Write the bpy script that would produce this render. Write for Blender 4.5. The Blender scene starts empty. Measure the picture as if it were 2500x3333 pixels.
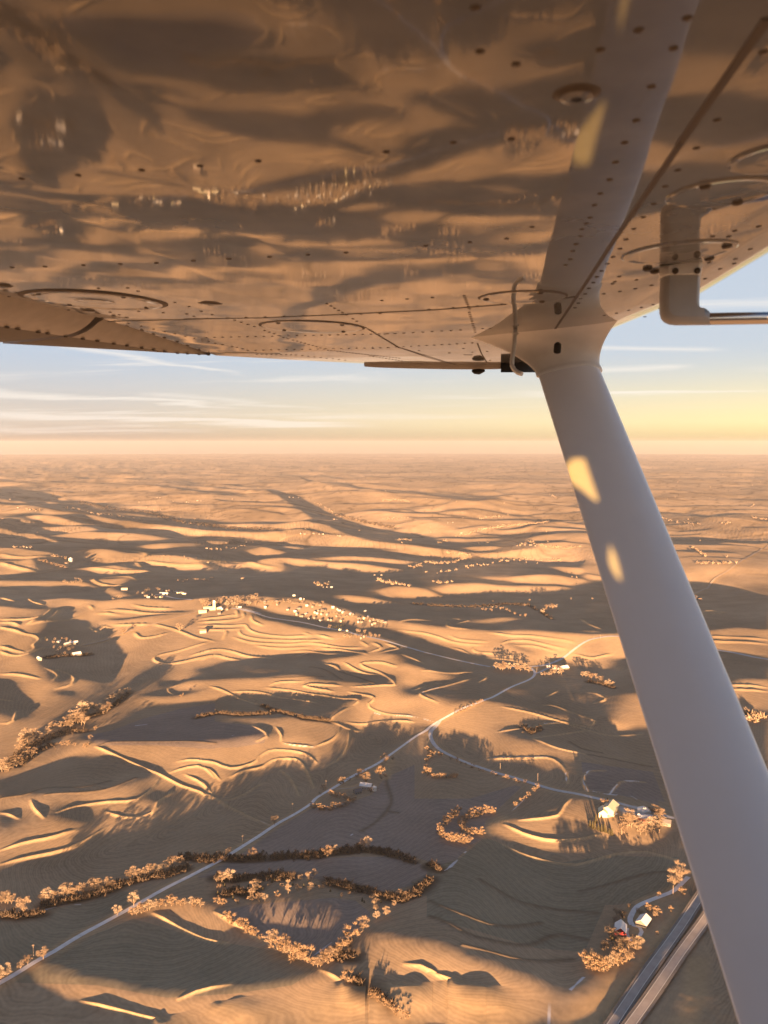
import bpy, math, random
import numpy as np
from math import radians as R

# ------------------------------------------------------------------ scene, camera, sky, sun, exposure
scene = bpy.context.scene
COL = scene.collection
CAM_H = 500.0                       # metres above the ground
PITCH = R(5.05)                     # camera looks this far below the level
FPX = 2504.0                        # focal length in pixels of the 2500 x 3333 photograph
SUN_EL = R(4.0)
SUN_AZ = R(7.4)                     # light travels towards this azimuth (clockwise from +Y)
SUN_STRENGTH = 5.0
SUN_COLOR = (1.0, 0.55, 0.255)
SKY_STRENGTH = 0.05
EXPOSURE = 3.1
HAZE_DENSITY = 2.0e-5

cam = bpy.data.cameras.new('camera')
cam.sensor_fit = 'VERTICAL'; cam.sensor_height = 36.0; cam.lens = 36.0*FPX/3333.0
cam.dof.use_dof = True; cam.dof.focus_distance = 900; cam.dof.aperture_fstop = 8.5   # a phone's 3 mm pupil
cam.clip_start = 0.02; cam.clip_end = 400000
camo = bpy.data.objects.new('camera', cam); COL.objects.link(camo)
camo.location = (0, 0, CAM_H); camo.rotation_euler = (math.pi/2-PITCH, 0, 0)
scene.camera = camo

scene.view_settings.view_transform = 'Standard'; scene.view_settings.look = 'None'
scene.view_settings.exposure = EXPOSURE; scene.view_settings.gamma = 1.0
scene.view_settings.use_curve_mapping = False

sl = bpy.data.lights.new('sun', 'SUN'); sl.energy = SUN_STRENGTH; sl.angle = R(0.5); sl.color = SUN_COLOR
so = bpy.data.objects.new('sun', sl); COL.objects.link(so)
SUN_DIR = np.array([math.sin(SUN_AZ)*math.cos(SUN_EL), math.cos(SUN_AZ)*math.cos(SUN_EL), -math.sin(SUN_EL)])
so.rotation_euler = (math.pi/2-SUN_EL, 0, -SUN_AZ)      # its -Z axis follows SUN_DIR
so.location = (0, -20, 520)


def build_world():
    w = bpy.data.worlds.new('World'); scene.world = w; w.use_nodes = True
    nt = w.node_tree; N = nt.nodes; L = nt.links
    N.clear()
    out = N.new('ShaderNodeOutputWorld'); bg = N.new('ShaderNodeBackground')
    sky = N.new('ShaderNodeTexSky'); sky.sky_type = 'NISHITA'; sky.sun_disc = False
    sky.sun_elevation = SUN_EL; sky.sun_rotation = math.pi+SUN_AZ
    sky.altitude = CAM_H; sky.air_density = 1.0; sky.dust_density = 2.0; sky.ozone_density = 1.5
    bg.inputs['Strength'].default_value = SKY_STRENGTH
    tc = N.new('ShaderNodeTexCoord'); sep = N.new('ShaderNodeSeparateXYZ')
    L.new(tc.outputs['Generated'], sep.inputs[0])

    def math_(op, a, b=None, c=None, clamp=False):
        n = N.new('ShaderNodeMath'); n.operation = op; n.use_clamp = clamp
        for i, v in enumerate((a, b, c)):
            if v is None: continue
            if isinstance(v, (int, float)): n.inputs[i].default_value = v
            else: L.new(v, n.inputs[i])
        return n.outputs[0]

    def mix(f, a, b, mode='MIX'):
        n = N.new('ShaderNodeMix'); n.data_type = 'RGBA'; n.blend_type = mode
        for s, v in ((n.inputs[0], f), (n.inputs[6], a), (n.inputs[7], b)):
            if isinstance(v, (int, float)): s.default_value = v
            elif isinstance(v, tuple): s.default_value = v
            else: L.new(v, s)
        return n.outputs[2]
    z = sep.outputs[2]; x = sep.outputs[0]; y = sep.outputs[1]
    az = math_('ARCTAN2', x, y)
    el = math_('ARCSINE', z)
    # low haze band of the evening sky: pale rose to the left, yellow to the right
    side = math_('MULTIPLY_ADD', az, 1.15, 0.40, True)
    low = mix(side, (1.85, 1.55, 1.28, 1), (3.1, 2.5, 1.1, 1))
    hi = mix(side, (1.28, 1.48, 1.82, 1), (1.45, 1.58, 1.78, 1))
    t1 = N.new('ShaderNodeMapRange'); t1.interpolation_type = 'SMOOTHSTEP'
    t1.inputs['From Min'].default_value = 0.0; t1.inputs['From Max'].default_value = 0.125
    L.new(el, t1.inputs['Value'])
    band = mix(t1.outputs[0], low, hi)
    f2 = N.new('ShaderNodeMapRange'); f2.interpolation_type = 'SMOOTHSTEP'
    f2.inputs['From Min'].default_value = 0.10; f2.inputs['From Max'].default_value = 0.75
    f2.inputs['To Min'].default_value = 0.85; f2.inputs['To Max'].default_value = 0.0
    L.new(el, f2.inputs['Value'])
    col = mix(f2.outputs[0], mix(1.0, sky.outputs[0], (.55, .56, .68, 1), 'MULTIPLY'), band)
    dn = N.new('ShaderNodeMapRange'); dn.interpolation_type = 'SMOOTHSTEP'      # below the level the air darkens towards the earth
    dn.inputs['From Min'].default_value = -.012; dn.inputs['From Max'].default_value = .030
    dn.inputs['To Min'].default_value = .30; dn.inputs['To Max'].default_value = 1.0
    L.new(el, dn.inputs['Value'])
    col = mix(1.0, col, dn.outputs[0], 'MULTIPLY')
    # thin long streaks of cloud on a high layer
    zc = math_('MAXIMUM', math_('ADD', z, 0.035), 0.02)
    cx = math_('DIVIDE', x, zc); cy = math_('DIVIDE', y, zc)
    cv = N.new('ShaderNodeCombineXYZ')
    L.new(math_('MULTIPLY_ADD', cx, 0.20, math_('MULTIPLY', cy, 0.03)), cv.inputs[0])
    L.new(math_('MULTIPLY_ADD', cy, 0.62, math_('MULTIPLY', cx, 0.10)), cv.inputs[1])
    n1 = N.new('ShaderNodeTexNoise'); n1.inputs['Scale'].default_value = 0.9; n1.inputs['Detail'].default_value = 7
    n1.inputs['Roughness'].default_value = 0.58; n1.inputs['Distortion'].default_value = 0.5
    L.new(cv.outputs[0], n1.inputs['Vector'])
    m1 = N.new('ShaderNodeMapRange'); m1.interpolation_type = 'SMOOTHSTEP'
    m1.inputs['From Min'].default_value = 0.53; m1.inputs['From Max'].default_value = 0.70
    L.new(n1.outputs['Fac'], m1.inputs['Value'])
    up = N.new('ShaderNodeMapRange'); up.inputs['From Min'].default_value = 0.02; up.inputs['From Max'].default_value = 0.05
    L.new(el, up.inputs['Value'])
    def streak(az0, el0, az1, el1, w0, w1, gain):
        t = math_('DIVIDE', math_('SUBTRACT', az, R(az0)), R(az1-az0))
        c = math_('MULTIPLY_ADD', t, R(el1-el0), R(el0))
        w = math_('MAXIMUM', math_('MULTIPLY_ADD', t, R(w1-w0), R(w0)), R(.03))
        wob = math_('MULTIPLY', math_('SUBTRACT', n1.outputs['Fac'], .5), R(1.6))
        d = math_('DIVIDE', math_('ABSOLUTE', math_('SUBTRACT', math_('ADD', el, wob), c)), w)
        body = math_('SUBTRACT', 1.0, d, None, True)
        ends = math_('MULTIPLY', math_('MULTIPLY', math_('SUBTRACT', 1.0, t), 4.0, None, True), math_('MULTIPLY_ADD', t, 4.0, 3.0, True))
        return math_('MULTIPLY', math_('MULTIPLY', body, ends), gain, None, True)
    st = streak(-28, 1.95, 0, 1.35, .50, .16, 1.5)
    for a in ((-28, 3.4, -10, 2.6, .30, .12, 1.3), (-28, 1.0, -12, .9, .30, .2, .7), (-20, 6.4, -10, 4.9, .28, .14, 1.0), (-24, 7.4, -17, 6.2, .2, .2, .6), (-12, 3.0, -4, 2.6, .2, .1, .6), (17, 6.6, 24, 6.2, .25, .25, .9), (16, 5.1, 22, 5.3, .3, .2, .9)):
        st = math_('MAXIMUM', st, streak(*a))
    cf = math_('MULTIPLY', math_('MULTIPLY', m1.outputs[0], up.outputs[0], None, True), 0.75)
    col = mix(math_('MAXIMUM', cf, math_('MULTIPLY', st, .52)), col, (2.5, 2.3, 2.05, 1))
    L.new(col, bg.inputs[0]); L.new(bg.outputs[0], out.inputs[0])


build_world()
scene.cycles.max_bounces = 6; scene.cycles.diffuse_bounces = 2; scene.cycles.glossy_bounces = 3
scene.cycles.volume_bounces = 0; scene.cycles.caustics_reflective = False

# ------------------------------------------------------------------ from the photograph to the ground
SC = {'A': (0, 1880, .42194), 'B': (650, 1880, .42194), 'C': (1300, 1880, .42194), 'D': (0, 2350, .42194),
      'E': (650, 2350, .42194), 'F': (1350, 2350, .5425), 'G': (0, 2800, .45208), 'H': (700, 2800, .45208),
      'I': (1400, 2750, .5425), 'J': (0, 1500, .5425), 'K': (850, 1500, .6329), 'T': (350, 1880, .30139),
      'U': (800, 1880, .30139), 'V': (1850, 2520, .24111), 'W': (1850, 2860, .24111), 'R': (2000, 1600, .4975),
      'Z': (0, 0, 1.0)}


def px_of(line):
    """'G 590,1015 700,1040' -> full pixel array"""
    p = line.split()
    ox, oy, k = SC[p[0]]
    return np.array([[ox+float(a.split(',')[0])*k, oy+float(a.split(',')[1])*k] for a in p[1:]])


def rays(px):
    x = (px[:, 0]-1250)/FPX; yy = (1666.5-px[:, 1])/FPX
    c, s = math.cos(PITCH), math.sin(PITCH)
    d = np.stack([x, c+yy*s, yy*c-s], 1)
    return d/np.linalg.norm(d, axis=1)[:, None]


def to_px(P):
    """world points -> full pixels"""
    c, s = math.cos(PITCH), math.sin(PITCH)
    z = P[:, 2]-CAM_H
    dep = P[:, 1]*c-z*s; up = P[:, 1]*s+z*c
    dep = np.where(dep > .01, dep, .01)
    return np.stack([1250+FPX*P[:, 0]/dep, 1666.5-FPX*up/dep], 1)


# ------------------------------------------------------------------ the land: smooth hills
def _h2(i, j, seed):
    n = (i*374761393+j*668265263+seed*974711) & 0x7fffffff
    n = ((n ^ (n >> 13))*1274126177) & 0x7fffffff
    return ((n ^ (n >> 16)) & 0xffff)/65535.0


def vnoise(x, y, seed):
    xi = np.floor(x).astype(np.int64); yi = np.floor(y).astype(np.int64)
    fx = x-xi; fy = y-yi
    fx = fx*fx*fx*(fx*(fx*6-15)+10); fy = fy*fy*fy*(fy*(fy*6-15)+10)
    a = _h2(xi, yi, seed); b = _h2(xi+1, yi, seed); c = _h2(xi, yi+1, seed); d = _h2(xi+1, yi+1, seed)
    return ((a+(b-a)*fx)*(1-fy)+(c+(d-c)*fx)*fy)*2-1


def h_far(x, y):
    wx = x+260*vnoise(x/900, y/900, 5); wy = y+260*vnoise(x/900, y/900, 6)
    h = 20*vnoise((wx+.35*wy)/900, (wy-.2*wx)/620, 1)+13*vnoise(wx/430, (wy+.3*wx)/330, 2)
    h += 6.5*vnoise(wx/210, wy/170, 3)+16*vnoise(x/2600, y/2600, 4)
    h -= np.clip((y-9000)/3000, 0, 1)*(30*np.abs(vnoise(x/1500, (y+.22*x)/420, 9))+16*np.abs(vnoise(x/700, (y+.22*x)/200, 10)))
    h += np.clip((y-3000)/2500, 0, 1)*8.0*vnoise(wx/360, (wy+.25*wx)/160, 7)+np.clip((y-4500)/2500, 0, 1)*3.5*vnoise(wx/260, (wy+.2*wx)/85, 8)
    return h


def h_micro(x, y):
    return .55*vnoise(x/120, y/120, 11)+.16*vnoise(x/42, y/42, 12)+.09*vnoise(x/15, y/15, 13)+.045*vnoise(x/6.5, y/6.5, 14)


SHADE = '''D Z 1985,1888 2275,1900 2290,2060 2200,2075 1985,2072
D Z 1985,2150 2330,2130 2400,2230 2200,2290 1985,2260
D J -20,240 250,262 480,235 700,290 860,292 1030,335 1250,385 1700,402 1700,860 -20,860
D K -20,440 250,455 700,470 900,490 1200,500 1660,505 1660,720 -20,720
D J -20,150 150,170 300,200 350,215 250,260 100,240 -20,230
D K 0,140 130,165 230,200 330,260 420,300 540,330 700,355 830,375 900,400 1060,470 1160,500 1100,505 940,470 690,430 450,385 330,330 250,290 180,240 100,195
D K 60,355 250,350 450,385 200,368
D K 190,80 300,105 500,130 800,150 1000,165 1250,190 1620,225 1640,250 1400,235 1100,205 800,170 500,150 300,120
L J -20,270 250,300 480,318 720,360 900,385 1100,400 1300,420 1700,435 1700,475 1300,450 1100,442 1000,422 800,402 650,367 470,322 220,312 -20,330
L J 130,335 350,345 500,375 600,382 450,385 250,375
L J 100,368 180,366 215,376 130,382
L J 240,404 420,399 600,408 430,417
L J -20,405 90,450 200,440 350,470 330,485 150,470 90,460 -20,440
L J 270,440 520,436 740,455 1030,465 740,477 700,480 530,460
L J 840,522 860,508 1020,510 1210,502 1000,525
L J 1210,487 1390,485 1340,499
L J 490,580 540,545 840,555 880,565 800,595 600,615 520,600
L J -20,530 100,530 330,575 180,585 -20,580
L J -20,600 200,600 220,665 100,690 -20,700
L J 820,600 900,575 1150,595 1260,650 1100,660 900,620
L J 460,670 560,640 700,640 910,670 850,680 600,680
L J 1180,595 1700,600 1700,660 1550,655 1300,620
L J 540,710 700,705 810,710 740,750 580,740
L J -20,750 330,740 520,740 720,770 380,765 -20,785
L J 580,780 650,785 760,810 700,805
L J 1240,745 1480,731 1480,743 1300,750
L J 1480,540 1560,525 1700,540 1700,552 1500,562
D J 990,240 1300,262 1300,272 1050,257
D J 1230,275 1700,310 1700,322 1300,294
D J 1300,232 1700,238 1700,252 1350,247
D J 990,148 1300,178 1700,203 1700,217 1200,194
D J 560,120 900,130 1300,150 1300,158 900,142
D J 340,100 620,95 800,105 600,112
L K -20,370 200,380 420,405 700,430 950,465 1090,490 1060,498 860,478 640,450 450,440 240,420 190,410 100,400 -20,410
L K 250,510 420,500 700,512 830,518 700,525 500,515
L K -20,515 200,520 400,535 560,545 750,552 560,565 400,560 300,545 -20,540
L K 590,660 700,645 850,670 940,690 800,700 650,690
L K 890,640 1090,635 1300,655 1400,655 1420,672 1550,665 1600,660 1350,682 1050,682
L K 1100,600 1260,595 1500,600 1660,620 1660,636 1500,642 1300,615
L K 1500,546 1660,553 1660,577 1560,572
D K 400,272 700,243 850,248 700,260 420,280
D K 660,175 850,198 1000,212 1390,208 1100,224 850,212
D K 750,290 1130,293 1400,287 1660,298 1400,304 1130,308 800,302
D K 1080,392 1200,368 1480,362 1660,368 1480,382 1200,390
D K 1200,352 1660,308 1660,320 1350,350
D K 1390,417 1580,398 1480,419
D K 620,320 900,308 950,316 640,330
D K 1000,352 1150,328 1150,338 1020,364
D K 420,225 640,215 800,222 600,232
D Z 0,2860 300,2800 700,2660 900,2600 1100,2500 1300,2390 1400,2370 2500,2350 2500,3600 -200,3600
D A -100,60 470,45 660,40 720,10 700,-10 -100,-10
D A 860,85 1010,10 1060,-10 1700,-10 1700,160 1500,150 1430,120 1200,70 950,85
D A -100,140 130,110 330,90 620,80 790,95 900,130 980,145 1050,130 1200,150 1500,180 1350,195 1100,185 830,215 680,185 560,190 420,170 330,150 200,150 90,150
L A 760,100 850,95 990,140 960,145 880,130
D A -100,190 210,195 340,215 370,235 200,255 -100,250
D A 380,235 540,235 580,260 560,290 480,320 600,330 680,360 690,400 780,430 830,460 800,490 900,530 950,600 900,690 860,760 850,825 700,810 570,790 480,830 430,850 380,780 330,700 280,640 180,600 250,560 290,500 300,440 380,350 220,355 330,300
D A -100,780 90,790 150,830 160,870 230,950 250,1000 250,1060 200,1100 100,1130 60,1090 -100,1060
D A 440,870 500,880 570,890 560,930 500,935 460,910
D A 800,355 900,325 1170,290 1470,265 1490,272 1200,310 900,355
D A 1700,660 1560,720 1440,780 1330,800 1240,820 1240,870 1100,930 1180,950 1350,945 1500,925 1580,905 1540,890 1440,890 1330,885 1310,860 1370,830 1700,805
D A 1250,680 1280,690 1270,720 1180,790 1050,850 1000,870 960,860 1040,810 1150,730
D A 330,1170 560,1030 700,950 830,840 860,840 720,960 620,1020 500,1110
D A 1700,985 1500,1000 1300,1000 1200,990 1050,1030 960,1070 850,1140 700,1185 700,1230 1700,1230
D B -20,720 100,680 180,655 400,640 700,620 900,600 1100,580 1300,590 1290,610 1130,640 1000,650 960,665 1000,700 1080,710 1100,740 1250,760 1370,770 1490,780 1540,840 1400,845 1160,835 900,830 800,800 620,800 540,825 400,820 -20,825
D B -20,1000 150,980 330,970 480,985 600,960 850,960 1020,980 1090,960 1220,945 1330,935 1330,960 1150,1000 1080,1060 1000,1100 600,1130 560,1160 430,1130 260,1130 280,1150 300,1200 -20,1200
D B 350,240 450,260 600,305 800,325 1000,350 1150,360 1230,400 1400,390 1450,410 1700,470 1700,560 1400,490 1250,440 1000,450 880,440 740,420 600,380 500,370 410,330 400,290 470,290 250,245
D B -20,-10 1370,-10 1400,60 1350,120 1660,190 1660,310 1500,340 1430,350 1250,310 1100,250 1000,230 760,190 600,160 200,150 -20,150
L B 380,225 620,225 700,270 800,300 790,320 600,290 450,245
L B 1070,130 1300,160 1550,180 1500,190 1200,185 1100,160
D B 1380,590 1550,560 1700,600 1700,640 1560,620 1500,620
D B 1540,880 1700,860 1700,960 1600,960 1560,920
D E -20,20 260,15 300,40 430,40 520,100 590,110 610,150 490,165 300,195 120,215 -20,195
D D 1700,60 1700,215 1400,205 1200,195 1000,190 760,185 620,160 640,100 870,60 1200,10 1700,0
D C -20,-10 1700,-10 1700,480 1400,480 1240,470 1100,450 850,440 560,430 300,400 -20,360
L C 600,0 900,0 1520,30 1350,55 1150,50 900,45 830,20
L C 250,75 380,60 600,55 850,75 1100,75 1340,90 1250,100 1080,105 1000,125 650,105 370,115
L C -20,80 120,90 340,130 200,150 -20,140
L C 560,330 830,310 910,320 700,335
L C 1340,430 1560,425 1540,440 1400,440
D C -20,440 100,465 300,520 420,550 560,590 700,630 900,660 1000,690 1060,760 1300,790 1700,870 1700,1185 1560,1185 1480,1150 1270,1110 800,995 650,970 430,1030 380,1030 250,960 160,910 100,870 -20,860
L C -20,700 200,740 420,780 300,800 250,830 100,870 -20,850
D C 800,510 880,510 920,540 1060,610 960,600 880,550
D C 1060,690 1280,650 1500,720 1700,790 1700,870 1300,790 1070,760
L C 1290,950 1540,930 1560,945 1450,965
M C 320,1140 600,1010 800,1000 1230,1110 850,1160 750,1185 300,1185
M F 130,0 880,0 500,60 700,100 720,130 860,170 950,200 985,250 860,225 450,215 330,200 160,100
L F 430,220 800,215 870,260 900,340 985,390 800,330 600,300 450,250
D F 480,60 700,100 720,140 600,110
D F 480,330 560,260 640,280 740,270 840,330 700,340
L F 1040,10 1140,0 1350,60 1200,75
D F -20,300 50,340 80,420 200,430 210,360 390,330 630,380 930,450 880,560 700,600 560,600 480,620 430,680 330,740 -20,740
M F -20,80 80,70 60,180 60,310 -20,330
L F 560,620 640,600 880,560 920,470 1030,480 1040,600 1100,660 1000,700 800,710 650,660
L F 430,680 540,610 700,690 900,720 1110,670 1230,690 1350,700 1540,720 1560,790 1350,780 1230,790 1100,830 950,850 750,810 560,740
M F 1050,600 1200,560 1500,600 1500,690 1200,680
L I -20,650 200,720 400,770 600,830 740,880 740,950 690,1120 -20,1120
L I 760,1120 860,930 1000,830 1220,700 1210,760 1130,870 1040,980 950,1120
L H 1050,560 1200,560 1700,680 1700,1250 1480,1200 1240,1040 1100,930 990,850 1000,780 1060,680
L H -20,990 300,960 560,920 800,870 860,830 960,890 1240,1090 1480,1250 -20,1250
L H -20,370 60,400 150,480 350,600 330,620 100,560 -20,550
M H 170,380 330,330 480,310 600,330 850,340 840,560 600,560 450,540 320,520 210,470
L G 1100,360 1400,340 1500,360 1680,460 1680,600 1500,590 1300,500 1100,440 990,415
L G 130,800 250,800 450,850 700,930 1000,980 1300,1010 1680,990 1680,1300 1300,1270 900,1145 600,1085 400,990 200,885
L G -20,-10 300,-10 250,60 100,90 -20,60
L E -20,200 300,200 480,165 640,160 900,200 1100,60 1170,70 1130,250 1080,300 1000,400 880,560 700,640 620,560 400,600 200,610 -20,540
D E 500,430 620,380 720,480 740,570 700,640 650,720 540,780 300,660 260,610 480,480
D E 210,440 300,420 380,470 250,500
L E 1060,0 1700,-10 1700,60 1560,170 1400,130 1280,90 1160,60
D E 1170,80 1300,120 1540,180 1380,300 1200,410 1100,420 1050,350 1100,260
L E 1700,110 1700,340 1500,380 1450,390 1460,300 1560,230
D D -20,470 200,420 350,360 450,310 600,290 800,300 950,340 1100,360 1200,400 1230,440 1000,530 850,560 600,580 350,590 260,590 100,590 -20,610
D D 400,720 500,690 620,685 720,720 720,770 760,810 700,860 600,840 440,780
D D -20,710 140,750 150,800 60,880 -20,920
D D 1060,630 1180,550 1250,590 1200,680 1100,650
D D 1210,680 1290,600 1330,540 1420,560 1400,680 1290,760 1180,820 1250,720
D D 700,1080 600,1070 760,960 870,880 820,970
D D 1700,620 1560,700 1440,850 1300,900 1100,950 950,1000 750,1050 500,1100 300,1150 -20,1150 -20,1190 1700,1190
D R 270,115 500,130 1005,200 1005,215 600,180 280,150
D R 500,610 700,630 1005,690 1005,930 800,900 600,930 530,760
L R 550,785 720,790 560,810
D R 650,1040 1005,1100 1005,1260 760,1240
D R 820,1440 1005,1460 1005,1900 1000,2000'''

GS = 8.0; S0 = -700.0; T0 = -5600.0; NS = 1606; NT = 1400
SA, CA = math.sin(SUN_AZ), math.cos(SUN_AZ)


def st_of(x, y): return x*SA+y*CA, x*CA-y*SA
def xy_of(s, t): return s*SA+t*CA, s*CA-t*SA


def fill_poly(grid, st, val):
    u = (st[:, 0]-S0)/GS; v = (st[:, 1]-T0)/GS
    i0, i1 = max(0, int(u.min())), min(NS-1, int(u.max())+1)
    j0, j1 = max(0, int(v.min())), min(NT-1, int(v.max())+1)
    if i1 <= i0 or j1 <= j0: return
    I, J = np.meshgrid(np.arange(i0, i1+1), np.arange(j0, j1+1), indexing='ij')
    ins = np.zeros(I.shape, bool)
    n = len(u)
    for k in range(n):
        a, b = u[k], v[k]; c, d = u[(k+1) % n], v[(k+1) % n]
        if b == d: continue
        cond = ((b > J) != (d > J)) & (I < (c-a)*(J-b)/(d-b)+a)
        ins ^= cond
    grid[i0:i1+1, j0:j1+1][ins] = val


def bspline(grid, u, v):
    u = np.clip(u, 1, grid.shape[0]-3.001); v = np.clip(v, 1, grid.shape[1]-3.001)
    i = np.floor(u).astype(np.int32); j = np.floor(v).astype(np.int32); fu = u-i; fv = v-j
    def wts(f): return ((1-f)**3/6, (3*f**3-6*f**2+4)/6, (-3*f**3+3*f**2+3*f+1)/6, f**3/6)
    wu, wv = wts(fu), wts(fv); r = 0
    for a in range(4):
        q = 0
        for b in range(4): q = q+wv[b]*grid[i+a-1, j+b-1]
        r = r+wu[a]*q
    return r


GRID = None


def hill(x, y):
    """smooth height of the hills"""
    hf = h_far(x, y)
    if GRID is None: return hf*0
    s, t = st_of(x, y)
    u = (s-S0)/GS; v = (t-T0)/GS
    e = np.minimum(np.minimum(u, NS-1-u)/70, np.minimum(v, NT-1-v)/70)
    w = np.clip(e, 0, 1); w = w*w*(3-2*w)
    return hf*(1-w)+bspline(GRID, u, v)*w


def height(x, y): return hill(x, y)+h_micro(x, y)


def at(px):
    """ground points under photograph pixels"""
    d = rays(px); n = len(d)
    lo = np.full(n, 300.0); t = lo.copy(); hi = np.full(n, np.nan)
    step = 1.02
    for _ in range(300):
        t2 = t*step+4
        P = d*t2[:, None]
        below = (P[:, 2]+CAM_H) < height(P[:, 0], P[:, 1])
        new = below & np.isnan(hi)
        hi[new] = t2[new]; lo[new] = t[new]
        t = t2
        if not np.isnan(hi).any(): break
    hi = np.where(np.isnan(hi), 60000, hi)
    for _ in range(22):
        m = (lo+hi)/2; P = d*m[:, None]
        b = (P[:, 2]+CAM_H) < height(P[:, 0], P[:, 1])
        hi = np.where(b, m, hi); lo = np.where(b, lo, m)
    P = d*hi[:, None]
    P[:, 2] = height(P[:, 0], P[:, 1])
    return P


def solve_land():
    """hills whose slopes catch or lose the low sun where the photograph shows it"""
    global GRID
    s = S0+GS*np.arange(NS); t = T0+GS*np.arange(NT)
    Sg, Tg = np.meshgrid(s, t, indexing='ij')
    X, Y = xy_of(Sg, Tg)
    hf = h_far(X, Y)
    tanE = math.tan(SUN_EL)
    ks = 2*np.pi*np.fft.fftfreq(NS, GS)[:, None]; kt = 2*np.pi*np.fft.rfftfreq(NT, GS)[None, :]
    den = ks**2+.05*kt**2+(2*np.pi/5000)**2
    blur = np.exp(-(ks**2+kt**2)*10.0**2/2)
    taper = np.clip(np.minimum(np.arange(NS), NS-1-np.arange(NS))/60, 0, 1)[:, None]*np.clip(np.minimum(np.arange(NT), NT-1-np.arange(NT))/60, 0, 1)[None, :]
    gfar = np.gradient(hf, GS, axis=0)
    Sp = Sg+.22*Tg                                        # long narrow folds lying across the light
    pat = vnoise(Tg/900, Sp/260, 81)+.7*vnoise(Tg/420, Sp/120, 82)+.4*vnoise(Tg/200, Sp/60, 83)
    lines = [(l[0], px_of(l[2:])) for l in SHADE.split('\n')]
    allp = np.concatenate([p for _, p in lines])
    near_w = np.clip((3600-Sg)/900, 0, 1); far_w = np.clip((Sg-2600)/1500, 0, 1)
    gdet = np.gradient(hf-16*vnoise(X/2600, Y/2600, 4), GS, axis=0)
    for rnd in range(3):
        W = at(allp) if GRID is not None else None
        if W is None:
            d = rays(allp); k = -CAM_H/np.minimum(d[:, 2], -.01); W = d*k[:, None]
        mask = np.zeros((NS, NT), np.int8)
        i = 0
        a, b = st_of(W[:, 0], W[:, 1])
        for code, p in lines:
            fill_poly(mask, np.stack([a[i:i+len(p)], b[i:i+len(p)]], 1), {'D': -1, 'L': 1, 'M': 2}[code]); i += len(p)
        und = mask == 0
        want = np.where(mask < 0, -.135, np.where(mask == 2, .01, .08))+far_w*.9*gdet
        g = np.where(und, (.05*near_w+(gfar*1.6+.02)*(1-.75*near_w)), want)
        uf = und & (near_w < .5)
        g = np.where(uf, np.where(pat > -.22, .040, -.088)+.35*gfar, g)
        wl = (mask > 0) | (uf & (pat > -.22)) | (und & (near_w > .5)); wd = (mask < 0) | (uf & (pat <= -.22))
        for it in range(14):
            gh = np.fft.rfft2(g*taper)
            h = np.fft.irfft2(-1j*ks*gh/den*blur, s=(NS, NT))
            e = h+tanE*Sg
            M = np.maximum.accumulate(e, axis=0)
            sh = e < M-.25
            g = g+np.where(wl & sh, .012, 0)-np.where(wd & ~sh, .012, 0)
            g = np.clip(g, -.24, .16)
        GRID = h
    okl = (wl & ~sh).sum()/max(1, wl.sum()); okd = (wd & sh).sum()/max(1, wd.sum())
    print('land: lit ok %.2f  shade ok %.2f  relief %.0f..%.0f' % (okl, okd, h.min(), h.max()))


solve_land()


# ------------------------------------------------------------------ small helpers
def tag(o, label=None, cat=None, group=None, kind=None):
    if label: o['label'] = label
    if cat: o['category'] = cat
    if group: o['group'] = group
    if kind: o['kind'] = kind
    return o


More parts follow.
